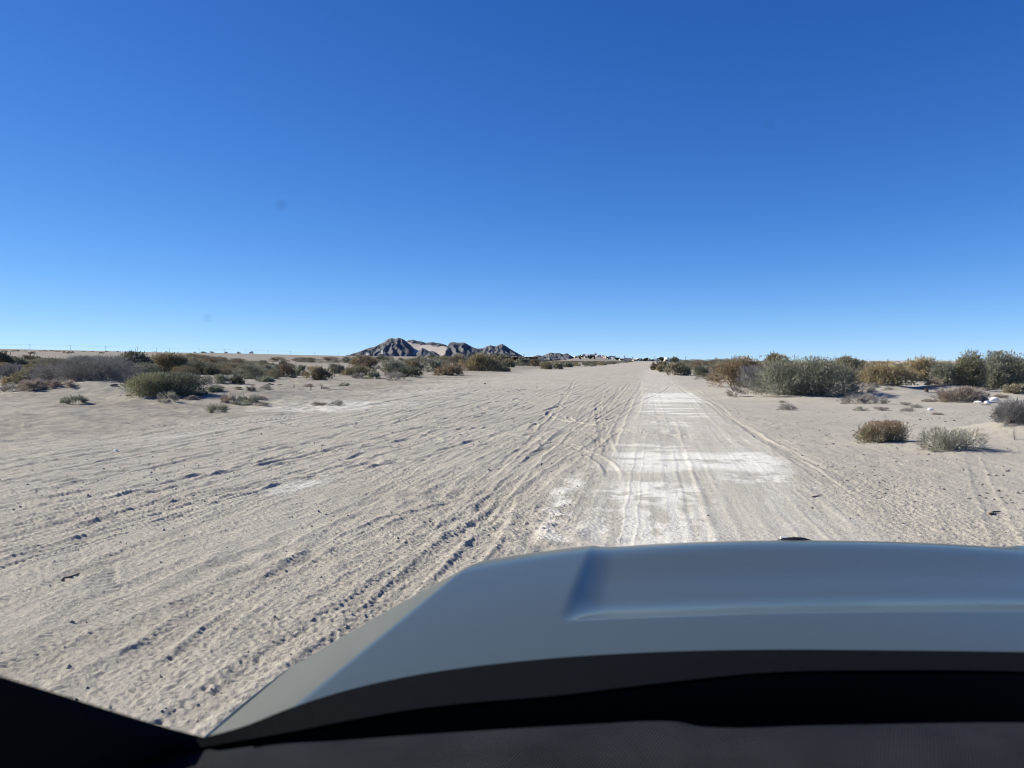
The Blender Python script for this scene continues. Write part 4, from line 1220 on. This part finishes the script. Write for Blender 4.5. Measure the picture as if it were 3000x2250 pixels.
# town trees: trunk and crown
def tree_mesh(seed):
    rng = np.random.default_rng(seed); n = 1500
    K = 22; q = rng.normal(size=(K, 3)); q /= np.linalg.norm(q, axis=1, keepdims=True)
    cl = np.array([0, 0, 3.6]) + q * np.array([2.0, 2.0, 1.7]) * rng.uniform(.4, 1, (K, 1)); id_ = rng.integers(0, K, n)
    P = cl[id_] + rng.normal(size=(n, 3)) * .5; D = P - np.array([0, 0, 3.2]) + rng.normal(size=(n, 3))
    col = np.array((.055, .065, .042)) * rng.uniform(.7, 1.3, (n, 1))
    v, c = sprigs(P, D, rng.uniform(.4, .9, n), rng.uniform(.25, .45, n), col, rng)
    me = mesh_np("crown", v, np.arange(len(v)).reshape(-1, 4)); col_attr(me, "col", c); me.materials.append(M_LEAF)
    mb = MB(); mb.tube([(0, 0, -1), (.1, 0, 1.5), (0, .1, 3)], [.25, .2, .1], 6); mb.tube([(.1, 0, 1.5), (1, .4, 3.2)], [.12, .05], 5); mb.tube([(.1, 0, 1.6), (-.9, -.4, 3.3)], [.12, .05], 5)
    m2 = mb.mesh("trunk"); m2.materials.append(M_BARK); return me, m2
TM = [tree_mesh(s) for s in range(3)]
for k in range(70):
    px = rt.uniform(1684, 1955); D = rt.uniform(1350, 1950) if px < 1880 else rt.uniform(1050, 1500)
    x, y, z = far(px, D); s = rt.uniform(.35, 1.0)
    t = empty("town_tree", (x, y, z), "small dark tree among the houses of the distant town", "tree", "trees of the distant town", rt.uniform(0, 6))
    t.scale = (s, s, s * rt.uniform(.8, 1.3))
    obj("crown", TM[k % 3][0], None, t); obj("trunk", TM[k % 3][1], None, t)

# ------------------------------------------------------------------ the car
def paint_mat():
    m, t, p = new_mat("grey_paint")
    p.inputs["Base Color"].default_value = (.054, .066, .046, 1); p.inputs["Metallic"].default_value = .1
    p.inputs["Roughness"].default_value = .5; p.inputs["Coat Weight"].default_value = .52; p.inputs["Coat Roughness"].default_value = .10
    tc = t.nodes.new("ShaderNodeTexCoord")
    n = t.nodes.new("ShaderNodeTexNoise"); n.inputs["Scale"].default_value = 6; n.inputs["Detail"].default_value = 8
    t.links.new(tc.outputs["Object"], n.inputs["Vector"])
    r = t.nodes.new("ShaderNodeMapRange"); r.inputs[1].default_value = .3; r.inputs[2].default_value = .75; r.inputs[3].default_value = .07; r.inputs[4].default_value = .20
    t.links.new(n.outputs["Fac"], r.inputs[0]); t.links.new(r.outputs[0], p.inputs["Coat Roughness"])      # a film of dust
    n2 = t.nodes.new("ShaderNodeTexNoise"); n2.inputs["Scale"].default_value = 160; n2.inputs["Detail"].default_value = 6; n2.inputs["Roughness"].default_value = .8
    t.links.new(tc.outputs["Object"], n2.inputs["Vector"])
    d = t.nodes.new("ShaderNodeMapRange"); d.inputs[1].default_value = .60; d.inputs[2].default_value = .80; d.inputs[3].default_value = 0; d.inputs[4].default_value = .35
    t.links.new(n2.outputs["Fac"], d.inputs[0])
    mc = t.nodes.new("ShaderNodeMix"); mc.data_type = 'RGBA'; mc.inputs[6].default_value = p.inputs["Base Color"].default_value; mc.inputs[7].default_value = (.30, .27, .22, 1)
    t.links.new(d.outputs[0], mc.inputs[0]); t.links.new(mc.outputs[2], p.inputs["Base Color"])
    return m
M_PAINT = paint_mat()
M_GAP = simple("black_rubber", (.012, .012, .013), .8, scale=20)
M_FRIT = simple("black_border", (.006, .007, .009), .55, scale=60, spec=.3)
M_SHELF = simple("black_shelf", (.0030, .0040, .0052), .9, scale=120, noise_amt=.3, spec=.06)
M_PILLAR = simple("pillar_trim", (.006, .0075, .0095), .9, scale=90, spec=.15)
M_CHROME = simple("chrome", (.75, .75, .75), .15, metal=1, noise_amt=.02)
M_TYRE = simple("tyre_rubber", (.02, .02, .02), .85)

def dash_mat():
    m, t, p = new_mat("ribbed_dash")
    tc = t.nodes.new("ShaderNodeTexCoord"); mp = t.nodes.new("ShaderNodeMapping"); mp.inputs["Rotation"].default_value = (0, 0, R(28))
    wv = t.nodes.new("ShaderNodeTexWave"); wv.inputs["Scale"].default_value = 115; wv.inputs["Distortion"].default_value = .4
    t.links.new(tc.outputs["Object"], mp.inputs["Vector"]); t.links.new(mp.outputs[0], wv.inputs["Vector"])
    b = t.nodes.new("ShaderNodeBump"); b.inputs["Strength"].default_value = 1; b.inputs["Distance"].default_value = .003
    t.links.new(wv.outputs["Fac"], b.inputs["Height"]); t.links.new(b.outputs[0], p.inputs["Normal"])
    n = t.nodes.new("ShaderNodeTexNoise"); n.inputs["Scale"].default_value = 14; t.links.new(tc.outputs["Object"], n.inputs["Vector"])
    cr = t.nodes.new("ShaderNodeValToRGB"); cr.color_ramp.elements[0].color = (.014, .015, .018, 1); cr.color_ramp.elements[1].color = (.026, .027, .031, 1)
    p.inputs["Specular IOR Level"].default_value = .12; cr.color_ramp.elements[0].position = .3; cr.color_ramp.elements[1].position = .75
    t.links.new(n.outputs["Fac"], cr.inputs[0])
    wr = t.nodes.new("ShaderNodeMapRange"); wr.inputs[3].default_value = .45; wr.inputs[4].default_value = 1.7; t.links.new(wv.outputs["Fac"], wr.inputs[0])
    mm = t.nodes.new("ShaderNodeMix"); mm.data_type = 'RGBA'; mm.blend_type = 'MULTIPLY'; mm.inputs[0].default_value = 1
    t.links.new(cr.outputs[0], mm.inputs[6]); t.links.new(wr.outputs[0], mm.inputs[7]); t.links.new(mm.outputs[2], p.inputs["Base Color"])
    p.inputs["Roughness"].default_value = .85
    return m
M_DASH = dash_mat()

X0 = .66                                   # car centre line, right of the eye
carroot = empty("car", (*car(X0, 0, 0)[:2], 0), "grey car the picture is taken from, its bonnet filling the lower right", "car", None, YAW)

def CV(px, py, z):
    """photo pixel to a point at height z, in car coordinates (s from the centre line, forward, z)"""
    rx, uz = ray(px, py); f = (z - H) / uz
    return (rx * f - X0, f, z)

YF = 1.80                                  # front of the bonnet on the centre line
def hood_z(s, y):
    a = abs(s)
    z = 1.238 - .030 * ((y - .85) / .9) - .034 * (a / .9) ** 2
    # sloping outer band beyond the crease
    cr = .906 - (y - .86) * .25
    e = a - cr
    e = .5 * (e + math.sqrt(e * e + .000002))
    z -= .40 * e + .10 * e * e
    # recessed middle: sharp upper lip, soft floor
    ed = .580 - (y - 1.17) * .19
    t = min(max((ed - a) / .060, 0), 1); t = 1 - (1 - t) ** 2
    u = min(max((y - 1.115) / .17, 0), 1); u = 1 - (1 - u) ** 2
    z -= .021 * t * u * (1 - .62 * float(sstep(1.38, 1.72, y)))
    # nose
    yf = YF - .26 * (a / .9) ** 2.6
    q = y - (yf - .21)
    if q > 0: z -= .62 * q * q + 6 * max(0, q - .17) ** 2
    return z

_ey = np.linspace(.4, 1.95, 200)
_es = np.convolve(np.pad(np.interp(_ey, [.5, .94, 1.1, 1.364, 1.5, 1.64, 1.72, 1.78, 1.83, 1.9], [1.075, 1.06, 1.06, 1.03, .99, .935, .87, .79, .68, .50]), 8, 'edge'), np.ones(17) / 17, 'valid')
def edge_s(y): return float(np.interp(y, _ey, _es)) - .012          # the shut line between bonnet and wing
hood = MB(); rows = []
ys = np.concatenate([np.linspace(.94, 1.08, 24), np.linspace(1.09, 1.20, 24), np.linspace(1.21, 1.60, 24), np.linspace(1.61, 1.86, 50)])
for y in ys:
    es = edge_s(y) - .004
    yq = lambda s: y - .30 * (s / .95) ** 2 * (1 - sstep(.94, 1.3, y))
    rows.append([(s, yq(s), hood_z(s, yq(s))) for s in np.concatenate([np.linspace(-es, -.45, 110), np.linspace(-.44, .44, 30), np.linspace(.45, es, 110)])])
hood.grid(rows)
hm = hood.mesh("bonnet", True)
hm.flip_normals()
ho = obj("bonnet", hm, M_PAINT, carroot)
so = ho.modifiers.new("thickness", 'SOLIDIFY'); so.thickness = .004; so.offset = -1
# gap strip and wings
for sg in (-1, 1):
    g = MB(); g.grid([[(sg * (edge_s(y) - .012), y, hood_z(edge_s(y), y) - .018), (sg * (edge_s(y) + .012), y, hood_z(edge_s(y), y) - .018)] for y in np.linspace(.62, 1.84, 40)])
    obj("shut_line_seal", g.mesh("shut_line_seal"), M_GAP, carroot)
    wv = MB(); rows = []
    for y in np.linspace(.45, 1.86, 60):
        e = edge_s(y) + .004; z0 = hood_z(edge_s(y), y) if y > .6 else hood_z(edge_s(.6), .6)
        out = .036 - .03 * max(0, y - 1.3)
        pr = [(0, -.012), (0, -.002), (.004, 0), (.4 * out, -.010), (.75 * out, -.024), (out, -.050), (out + .015, -.12), (out + .02, -.30), (out - .01, -.60)]
        rows.append([(sg * (e + a), y, z0 + b) for a, b in pr])
    wv.grid(rows); wm = wv.mesh("wing", True)
    if sg > 0: wm.flip_normals()
    obj("wing", wm, M_PAINT, carroot)
# front of the car
fb = MB(); rows = []
for s in np.linspace(-.86, .86, 30):
    yf = 1.855 - .10 * (s / .9) ** 2
    z0 = min(hood_z(s, 1.86), 1.02)
    rows.append([(s, yf - .01, z0 - .01), (s, yf + .02, z0 - .05), (s, yf + .03, .75), (s, yf + .06, .70), (s, yf + .06, .45), (s, yf - .03, .38)])
fb.grid(rows); obj("front_bumper", fb.mesh("front_bumper", True), M_PAINT, carroot)
gr = MB()
for k in range(6):
    z = .80 + k * .032; gr.grid([[(s, 1.90 - .10 * (s / .9) ** 2, z), (s, 1.90 - .10 * (s / .9) ** 2, z + .018)] for s in np.linspace(-.5, .5, 16)])
obj("grille", gr.mesh("grille"), M_GAP, carroot)
# badge on the nose: black disc peeping over the edge, its sun glint a painted white bar
bd = MB(); n = 40; bc = Vector((-.005, 1.80, 1.114)); up = Vector((0, -.52, .85)); rt_ = Vector((1, 0, 0)); nm = rt_.cross(up)
BR = .085
rows = [[bc + (rt_ * math.cos(6.28318 * k / n) + up * math.sin(6.28318 * k / n)) * (BR * q) + nm * (-dz) for k in range(n + 1)] for q, dz in ((1.0, .0), (1.0, .012), (.92, .016), (.0, .012))]
bd.grid(rows); be = obj("badge", bd.mesh("badge", True), M_FRIT, carroot)
mb = MB(); mb.tube([bc + up * (BR * .87) + rt_ * (-.030) + nm * (-.02), bc + up * (BR * .88) + rt_ * (-.012) + nm * (-.02)], .0035, 6); obj("badge_glint", mb.mesh("badge_glint"), M_BAG, be)
# tyres and rims
for sg in (-1, 1):
    for yy in (1.25, -1.6):
        tb = MB(); n = 32; rows = []
        for (a, b) in ((.24, -.11), (.34, -.12), (.375, -.10), (.38, 0), (.375, .10), (.34, .12), (.24, .11)):
            rows.append([(sg * .86 + b, yy + a * math.cos(6.28318 * k / n), .38 + a * math.sin(6.28318 * k / n)) for k in range(n + 1)])
        tb.grid(rows); wo = obj("tyre", tb.mesh("tyre", True), M_TYRE, carroot)
        rb = MB(); rb.grid([[(sg * .86 + b * sg, yy + a * math.cos(6.28318 * k / n), .38 + a * math.sin(6.28318 * k / n)) for k in range(n + 1)] for a, b in ((.245, .10), (.22, .08), (.20, .05), (.05, .07), (0, .07))])
        obj("rim", rb.mesh("rim", True), M_METAL, wo)

def strip(name, upper, lower, mat, depth=.004, parent=None):
    """a panel between two rows of points given in car coordinates"""
    mb = MB(); mb.grid([upper, lower]); me = mb.mesh(name, False)
    o = obj(name, me, mat, parent or carroot)
    s_ = o.modifiers.new("thickness", 'SOLIDIFY'); s_.thickness = depth; s_.offset = 0
    return o

def spline(pts, n=60):
    p = np.array(pts, float); t = np.concatenate([[0], np.cumsum(np.hypot(np.diff(p[:, 0]), np.diff(p[:, 1])))])
    q = np.linspace(0, t[-1], n)
    # Catmull-Rom through the points
    m = np.gradient(p, t, axis=0); out = []
    for a in q:
        i = min(max(np.searchsorted(t, a) - 1, 0), len(t) - 2); h = t[i + 1] - t[i]; u = (a - t[i]) / h
        out.append((2 * u**3 - 3 * u**2 + 1) * p[i] + (u**3 - 2 * u**2 + u) * h * m[i] + (-2 * u**3 + 3 * u**2) * p[i + 1] + (u**3 - u**2) * h * m[i + 1])
    return out

# inner shelf between glass and dashboard (dark), its front edge seen against the bonnet
fe = spline([(420, 2192), (560, 2172), (700, 2138), (850, 2080), (1000, 2032), (1200, 1986), (1400, 1956), (1600, 1935), (1900, 1916), (2250, 1908), (2600, 1910), (3000, 1916), (3400, 1935), (3900, 1990)], 90)
be_ = spline([(420, 2230), (560, 2200), (700, 2176), (850, 2150), (1000, 2120), (1200, 2085), (1400, 2062), (1600, 2046), (1900, 2010), (2250, 1975), (2600, 1968), (3000, 1972), (3400, 1995), (3900, 2050)], 90)
up_, mid_ = [CV(a, b, 1.262) for a, b in fe], [CV(a, b, 1.258) for a, b in be_]
strip("shelf", up_, mid_, M_SHELF)
de = spline([(420, 2290), (640, 2212), (760, 2180), (1000, 2160), (1400, 2132), (1750, 2112), (1930, 2104), (1990, 2107), (2040, 2119), (2090, 2122), (2400, 2116), (3000, 2108), (3400, 2115), (3900, 2150)], 120)
be2 = spline([(420, 2230), (560, 2200), (700, 2176), (850, 2150), (1000, 2120), (1200, 2085), (1400, 2062), (1600, 2046), (1900, 2010), (2250, 1975), (2600, 1968), (3000, 1972), (3400, 1995), (3900, 2050)], 120)
dp_ = [CV(a, b, 1.276) for a, b in de]
tr = MB(); mt = [CV(a, b, 1.257) for a, b in be2]
tr.grid([[(p[0], p[1], 1.256) for p in mt], [(p[0], p[1], 1.20) for p in mt], [(p[0], p[1] + .004, 1.19) for p in dp_], [(p[0], p[1] + .004, 1.270) for p in dp_]])
obj("defroster_slot", tr.mesh("defroster_slot"), M_FRIT, carroot)
db = MB(); db.grid([[(p[0], p[1], 1.272) for p in dp_], [(p[0], p[1] - .006, 1.276) for p in dp_], [(p[0], p[1] - .05, 1.280) for p in dp_], [(p[0], p[1] - .22, 1.276) for p in dp_], [(p[0], p[1] - .28, 1.24) for p in dp_], [(p[0], p[1] - .30, 1.05) for p in dp_]])
dm = db.mesh("dashboard", True); obj("dashboard", dm, M_DASH, carroot)

# windscreen pillar on the left: its inner edge crosses the lower left corner of the picture
PE = [(-.352, .815, 1.203), (-.366, .745, 1.250), (-.382, .675, 1.301), (-.398, .60, 1.357), (-.408, .50, 1.43), (-.412, .36, 1.53), (-.405, .20, 1.65), (-.385, .02, 1.78), (-.36, -.12, 1.86)]
IMG = [(800, 2186), (690, 2177), (600, 2164), (500, 2139), (390, 2107), (280, 2073), (140, 2029), (0, 1986), (-120, 1955)]
FD = [.725, .705, .69, .665, .64, .615, .575, .535, .50]
edge = [( (px - 1500) / F * f - X0 * 1.0, f, H + f * ray(px, py)[1]) for (px, py), f in zip(IMG, FD)]
edge += [(-.40 - X0, .40, 1.48), (-.41 - X0, .26, 1.60), (-.40 - X0, .08, 1.75), (-.38 - X0, -.1, 1.86)]
for sg in (-1, 1):
    pm = MB()
    E = edge if sg < 0 else [(-a, b, c) for a, b, c in edge]
    o1 = [(a + sg * .012, b - .012, c - .006) for a, b, c in E]
    o2 = [(a + sg * .05, b - .05, c - .05) for a, b, c in E]
    o3 = [(a + sg * .09, b - .13, c - .16) if i < 9 else (a + sg * .10, b - .06, c - .10) for i, (a, b, c) in enumerate(E)]
    o4 = [(a + sg * .02, b - .22, c - .30) if i < 9 else (a + sg * .10, b, c - .05) for i, (a, b, c) in enumerate(E)]
    ob = [(a + sg * .05, b + .03, c - .01) for a, b, c in E]
    pm.grid([ob, E, o1, o2, o3, o4]); obj("pillar_trim", pm.mesh("pillar_trim", True), M_PILLAR, carroot)
# dash end filling the corner
ce = MB()
ce.grid([[CV(300, 2110, 1.24), CV(520, 2180, 1.25), CV(640, 2200, 1.26), CV(745, 2186, 1.268)], [CV(150, 2300, 1.25), CV(400, 2330, 1.26), CV(580, 2320, 1.27), CV(690, 2290, 1.284)], [CV(100, 2600, 1.2), CV(400, 2600, 1.2), CV(560, 2600, 1.22), CV(640, 2600, 1.27)]])
obj("dash_end", ce.mesh("dash_end", True), M_PILLAR, carroot)

# glass and roof
def clear_mat():
    m = bpy.data.materials.new("clear_glass"); m.use_nodes = True; t = m.node_tree
    t.nodes.remove(t.nodes["Principled BSDF"]); b = t.nodes.new("ShaderNodeBsdfTransparent"); t.links.new(b.outputs[0], t.nodes["Material Output"].inputs[0]); return m
gl = MB(); rows = []
for v in np.linspace(0, 1, 12):
    row = []
    for s in np.linspace(-1.0, 1.0, 21):
        y0 = 1.02 - .17 * s * s; y1 = .02 - .08 * s * s
        row.append((s * (1.02 + (.03 if v < .4 else .03 - .05 * (v - .4))), y0 + (y1 - y0) * v, 1.19 + .67 * v + .03 * math.sin(math.pi * v)))
    rows.append(row)
gl.grid(rows); glo = obj("windscreen", gl.mesh("windscreen", True), clear_mat(), carroot)
rf = MB(); rows = []
for y in np.linspace(.06, -2.6, 12):
    rows.append([(s, y - .08 * s * s, 1.87 - .03 * s * s + .03 * math.sin(math.pi * min(1, (0.06 - y) / 2.6))) for s in np.linspace(-.98, .98, 15)])
rf.grid(rows); ro = obj("roof", rf.mesh("roof", True), M_PAINT, carroot); q = ro.modifiers.new("thickness", 'SOLIDIFY'); q.thickness = .03
# dirt specks on the glass
def speck_mat():
    m = bpy.data.materials.new("glass_dirt"); m.use_nodes = True; t = m.node_tree; t.nodes.remove(t.nodes["Principled BSDF"])
    a = t.nodes.new("ShaderNodeBsdfTransparent"); b = t.nodes.new("ShaderNodeBsdfDiffuse"); b.inputs[0].default_value = (.10, .10, .11, 1)
    mx = t.nodes.new("ShaderNodeMixShader"); mx.inputs[0].default_value = .42
    t.links.new(a.outputs[0], mx.inputs[1]); t.links.new(b.outputs[0], mx.inputs[2]); t.links.new(mx.outputs[0], t.nodes["Material Output"].inputs[0]); return m
M_SPECK = speck_mat()
def glass_pt(px, py):
    rx, uz = ray(px, py); best = None
    for f in np.linspace(.1, 1.05, 600):
        s = (rx * f - X0); zz = H + f * uz; sn = s / 1.03
        y0 = 1.02 - .17 * sn * sn; y1 = .02 - .08 * sn * sn; v = (f - y0) / (y1 - y0)
        if 0 <= v <= 1 and zz > 1.19 + .67 * v: return Vector((s, f, zz))
    return Vector((rx * .4 - X0, .4, H + .4 * uz))
for px, py, rd in ((824, 600, 10), (2254, 366, 7), (608, 932, 8)):
    p = glass_pt(px, py); r = rd / F * p.y; n = 14
    mb = MB(); a = Vector((1, 0, 0)); b = Vector((0, -.8, .6))
    mb.add([p] + [p + (a * math.cos(6.28318 * k / n) + b * math.sin(6.28318 * k / n)) * r * (1 + .2 * math.sin(k * 2.3)) for k in range(n)], [(0, k + 1, (k + 1) % n + 1) for k in range(n)])
    obj("dirt_speck", mb.mesh("dirt_speck"), M_SPECK, glo)
